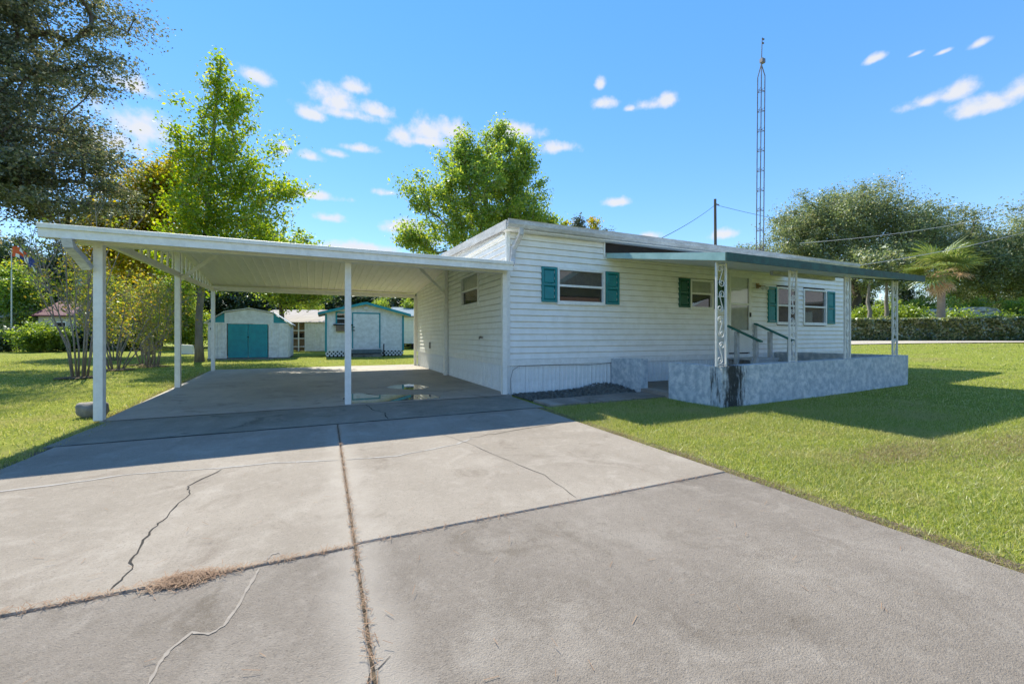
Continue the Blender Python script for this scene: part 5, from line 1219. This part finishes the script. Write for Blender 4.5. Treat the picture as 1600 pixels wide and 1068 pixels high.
# ------------------------------------------------------------------ lawn grass
def lawn_ok(u, v):
    e = .04 * np.sin(v * 5.3) + .04 * np.sin(v * 13 + 1) + .03 * np.sin(v * 31 + u * 9) + .02 * np.sin(u * 17); e = e - np.where(u > 0, .03, -.03)
    bad = (u > -2.55 + e) & (u < 3.06 + e) & (v < 7.3)
    bad |= (u > -2.74 - (v - 7.2) * .077 + e) & (u < 3.4) & (v >= 7.2) & (v < 16.78 + e)
    bad |= (u > 3.2) & (u < 14.95) & (v > 7.4) & (v < 16.2)
    bad |= (u > 5.74) & (u < 11.6) & (v > 4.58) & (v < 7.5)
    bad |= (u > 3.2) & (u < 5.9) & (v > 5.86 + e * .5) & (v < 7.5)
    bad |= (u > SX0) & (u < SX1) & (v > SV - .1) & (v < SV + SD); bad |= (u > 0) & (u < 4.25) & (v > V2) & (v < V2 + D2)
    return ~bad
def scatter(n, u0, u1, v0, v1): return rng.uniform(u0, u1, n), rng.uniform(v0, v1, n)
U, V, S = [], [], []
def add(n, *b, s=1.0):
    u, v = scatter(n, *b); k = lawn_ok(u, v); U.append(u[k]); V.append(v[k]); S.append(np.full(k.sum(), s))
add(330000, 3.0, 7.5, .3, 5.0, s=.72); add(90000, 3.0, 6.0, 4.0, 6.2, s=.8); add(50000, 7.5, 9, .3, 5, s=.9); add(70000, 8.5, 16, .3, 7.5, s=1.35); add(60000, 14.5, 32, 1, 16, s=2.2); add(40000, 4, 14, -1.0, 1.2, s=1.1)
add(70000, -8, -2.3, 4.5, 13, s=1.3); add(60000, -16, -3, 12, 26, s=2.0); add(30000, -4.5, 5, 16.7, 25, s=1.7); add(26000, -26, -6, 18, 36, s=2.8)
add(16000, 2.98, 3.25, .3, 5.0); add(9000, -2.75, -2.45, 4, 7.2, s=1.2)
u, v, s = np.concatenate(U), np.concatenate(V), np.concatenate(S); n = len(u)
keep = rng.random(n) < (.55 + .45 * np.sin(u * 2.1 + np.sin(v * 1.7) * 2) * np.sin(v * 1.9 + u)) .clip(.35, 1); u, v, s = u[keep], v[keep], s[keep]; n = len(u)
h = rng.gamma(5, .0052, n) * (.7 + .3 * s); wd = .0045 * s; a = rng.uniform(0, 2 * math.pi, n); lean = rng.normal(0, .75, n) * h; la = rng.uniform(0, 2 * math.pi, n)
b0 = np.stack([u - np.cos(a) * wd, v - np.sin(a) * wd, gz(u) - .012], 1); b1 = np.stack([u + np.cos(a) * wd, v + np.sin(a) * wd, gz(u) - .012], 1)
tip = np.stack([u + np.cos(la) * lean, v + np.sin(la) * lean, gz(u) - .012 + h], 1)
tag(link('grass', quads_mesh('grass', np.stack([b0, b1, tip], 1)), 'grass'), 'short mown green lawn grass around driveway and porch', 'grass', kind='stuff')

def dry(n, fn):
    uv = np.array([fn() for _ in range(n)]); u, v = uv[:, 0], uv[:, 1]; h = rng.gamma(4, .0065, n); a = rng.uniform(0, 6.283, n); l = rng.normal(0, 1.1, n) * h; la = rng.uniform(0, 6.283, n); z = gz(u) - .008; w = .004
    return np.stack([np.stack([u - np.cos(a) * w, v - np.sin(a) * w, z], 1), np.stack([u + np.cos(a) * w, v + np.sin(a) * w, z], 1), np.stack([u + np.cos(la) * l, v + np.sin(la) * l, z + .4 * h + .012], 1)], 1)
def dry_spot():
    r_ = random.random()
    if r_ < .45: v = random.uniform(.2, 5.6); return (3.07 + abs(random.gauss(0, .06)) + .04 * math.sin(v * 7), v)
    if r_ < .6: v = random.uniform(4, 16); return (-2.58 - (0 if v < 7.2 else (v - 7.2) * .077 + .15) - abs(random.gauss(0, .07)), v)
    if r_ < .75: return (5.1 + random.gauss(0, .45), 2.15 + random.gauss(0, .12))
    if r_ < .88: return (6.6 + random.gauss(0, .6), 1.75 + random.gauss(0, .16))
    return (random.uniform(3.1, 10), random.uniform(.3, 4.5))
tag(link('dry_grass', quads_mesh('dry_grass', dry(26000, dry_spot)), 'straw'), 'dry tan grass along the driveway edges and in worn lawn patches', 'grass', kind='stuff')

# ------------------------------------------------------------------ the far side of the street behind the viewer (seen in the window glass)
def qb(name, m, t0, t1, w0, w1, z0, z1, par): return MB().hexa([OB(t0, w0, z0), OB(t0, w1, z0), OB(t1, w1, z0), OB(t1, w0, z0), OB(t0, w0, z1), OB(t0, w1, z1), OB(t1, w1, z1), OB(t1, w0, z1)]).build(name, m, par)
def mirror_house(label, x0, y0, d, n, Lw, dep, wz, rz, base, ridge_along):
    global ax, ay, du, dn
    ax, ay, du, dn = x0, y0, Vector(d), Vector(n); root = thing('brick_house', label, 'house', (x0, y0, base))
    qb('wall', 'brick', 0, Lw, 0, dep, base - .2, base + wz, root)
    z0, z1 = base + wz - .05, base + rz
    if ridge_along:
        MB().prism([OB(-.4, -.5, z0), OB(-.4, dep / 2, z1), OB(-.4, dep + .5, z0), OB(-.4, dep + .5, z0 + .14), OB(-.4, dep / 2, z1 + .14), OB(-.4, -.5, z0 + .14)], du * (Lw + .8)).build('roof', 'shingle', root)
    else:
        MB().prism([OB(0, 0, z0), OB(Lw, 0, z0), OB(Lw / 2, 0, z1)], dn * dep).build('gable', 'brick', root)
        MB().prism([OB(-.5, -.4, z0), OB(Lw / 2, -.4, z1), OB(Lw + .5, -.4, z0), OB(Lw + .5, -.4, z0 + .2), OB(Lw / 2, -.4, z1 + .25), OB(-.5, -.4, z0 + .2)], dn * (dep + .8)).build('roof', 'shingle', root)
    for t in (.12, .36, .75): qb('window', 'trim', Lw * t, Lw * t + 1.4, -.04, .01, base + 1.0, base + 2.2, root)
    qb('door', 'door', Lw * .55, Lw * .55 + 1, -.04, .01, base + .1, base + 2.15, root)
mirror_house('brown brick house with a tall pale gable, mirrored in the living room window', 23.0, -9.5, (-1, 0, 0), (0, -1, 0), 11, 9, 3.0, 6.2, 0.2, False)
mirror_house('long brown brick house with pale roof, mirrored in the paired windows', 31.0, -13.0, (0, 1, 0), (1, 0, 0), 17, 8, 2.7, 4.6, .7, True)
for px_w, (u_, v_), k, s_ in ((0, (44, -8), 3, 1.1), (0, (47, -16), 3, 1.2), (0, (46, 0), 2, 1.2), (0, (30, -26), 3, 1.1), (0, (19, -28), 2, 1.1)):
    o = copy_tree(protos[k][1], (u_, v_, 0), None, u_, s_); o['label'] = 'leafy tree standing behind the brick houses mirrored in the windows'; o['group'] = 'trees behind the mirrored brick houses'
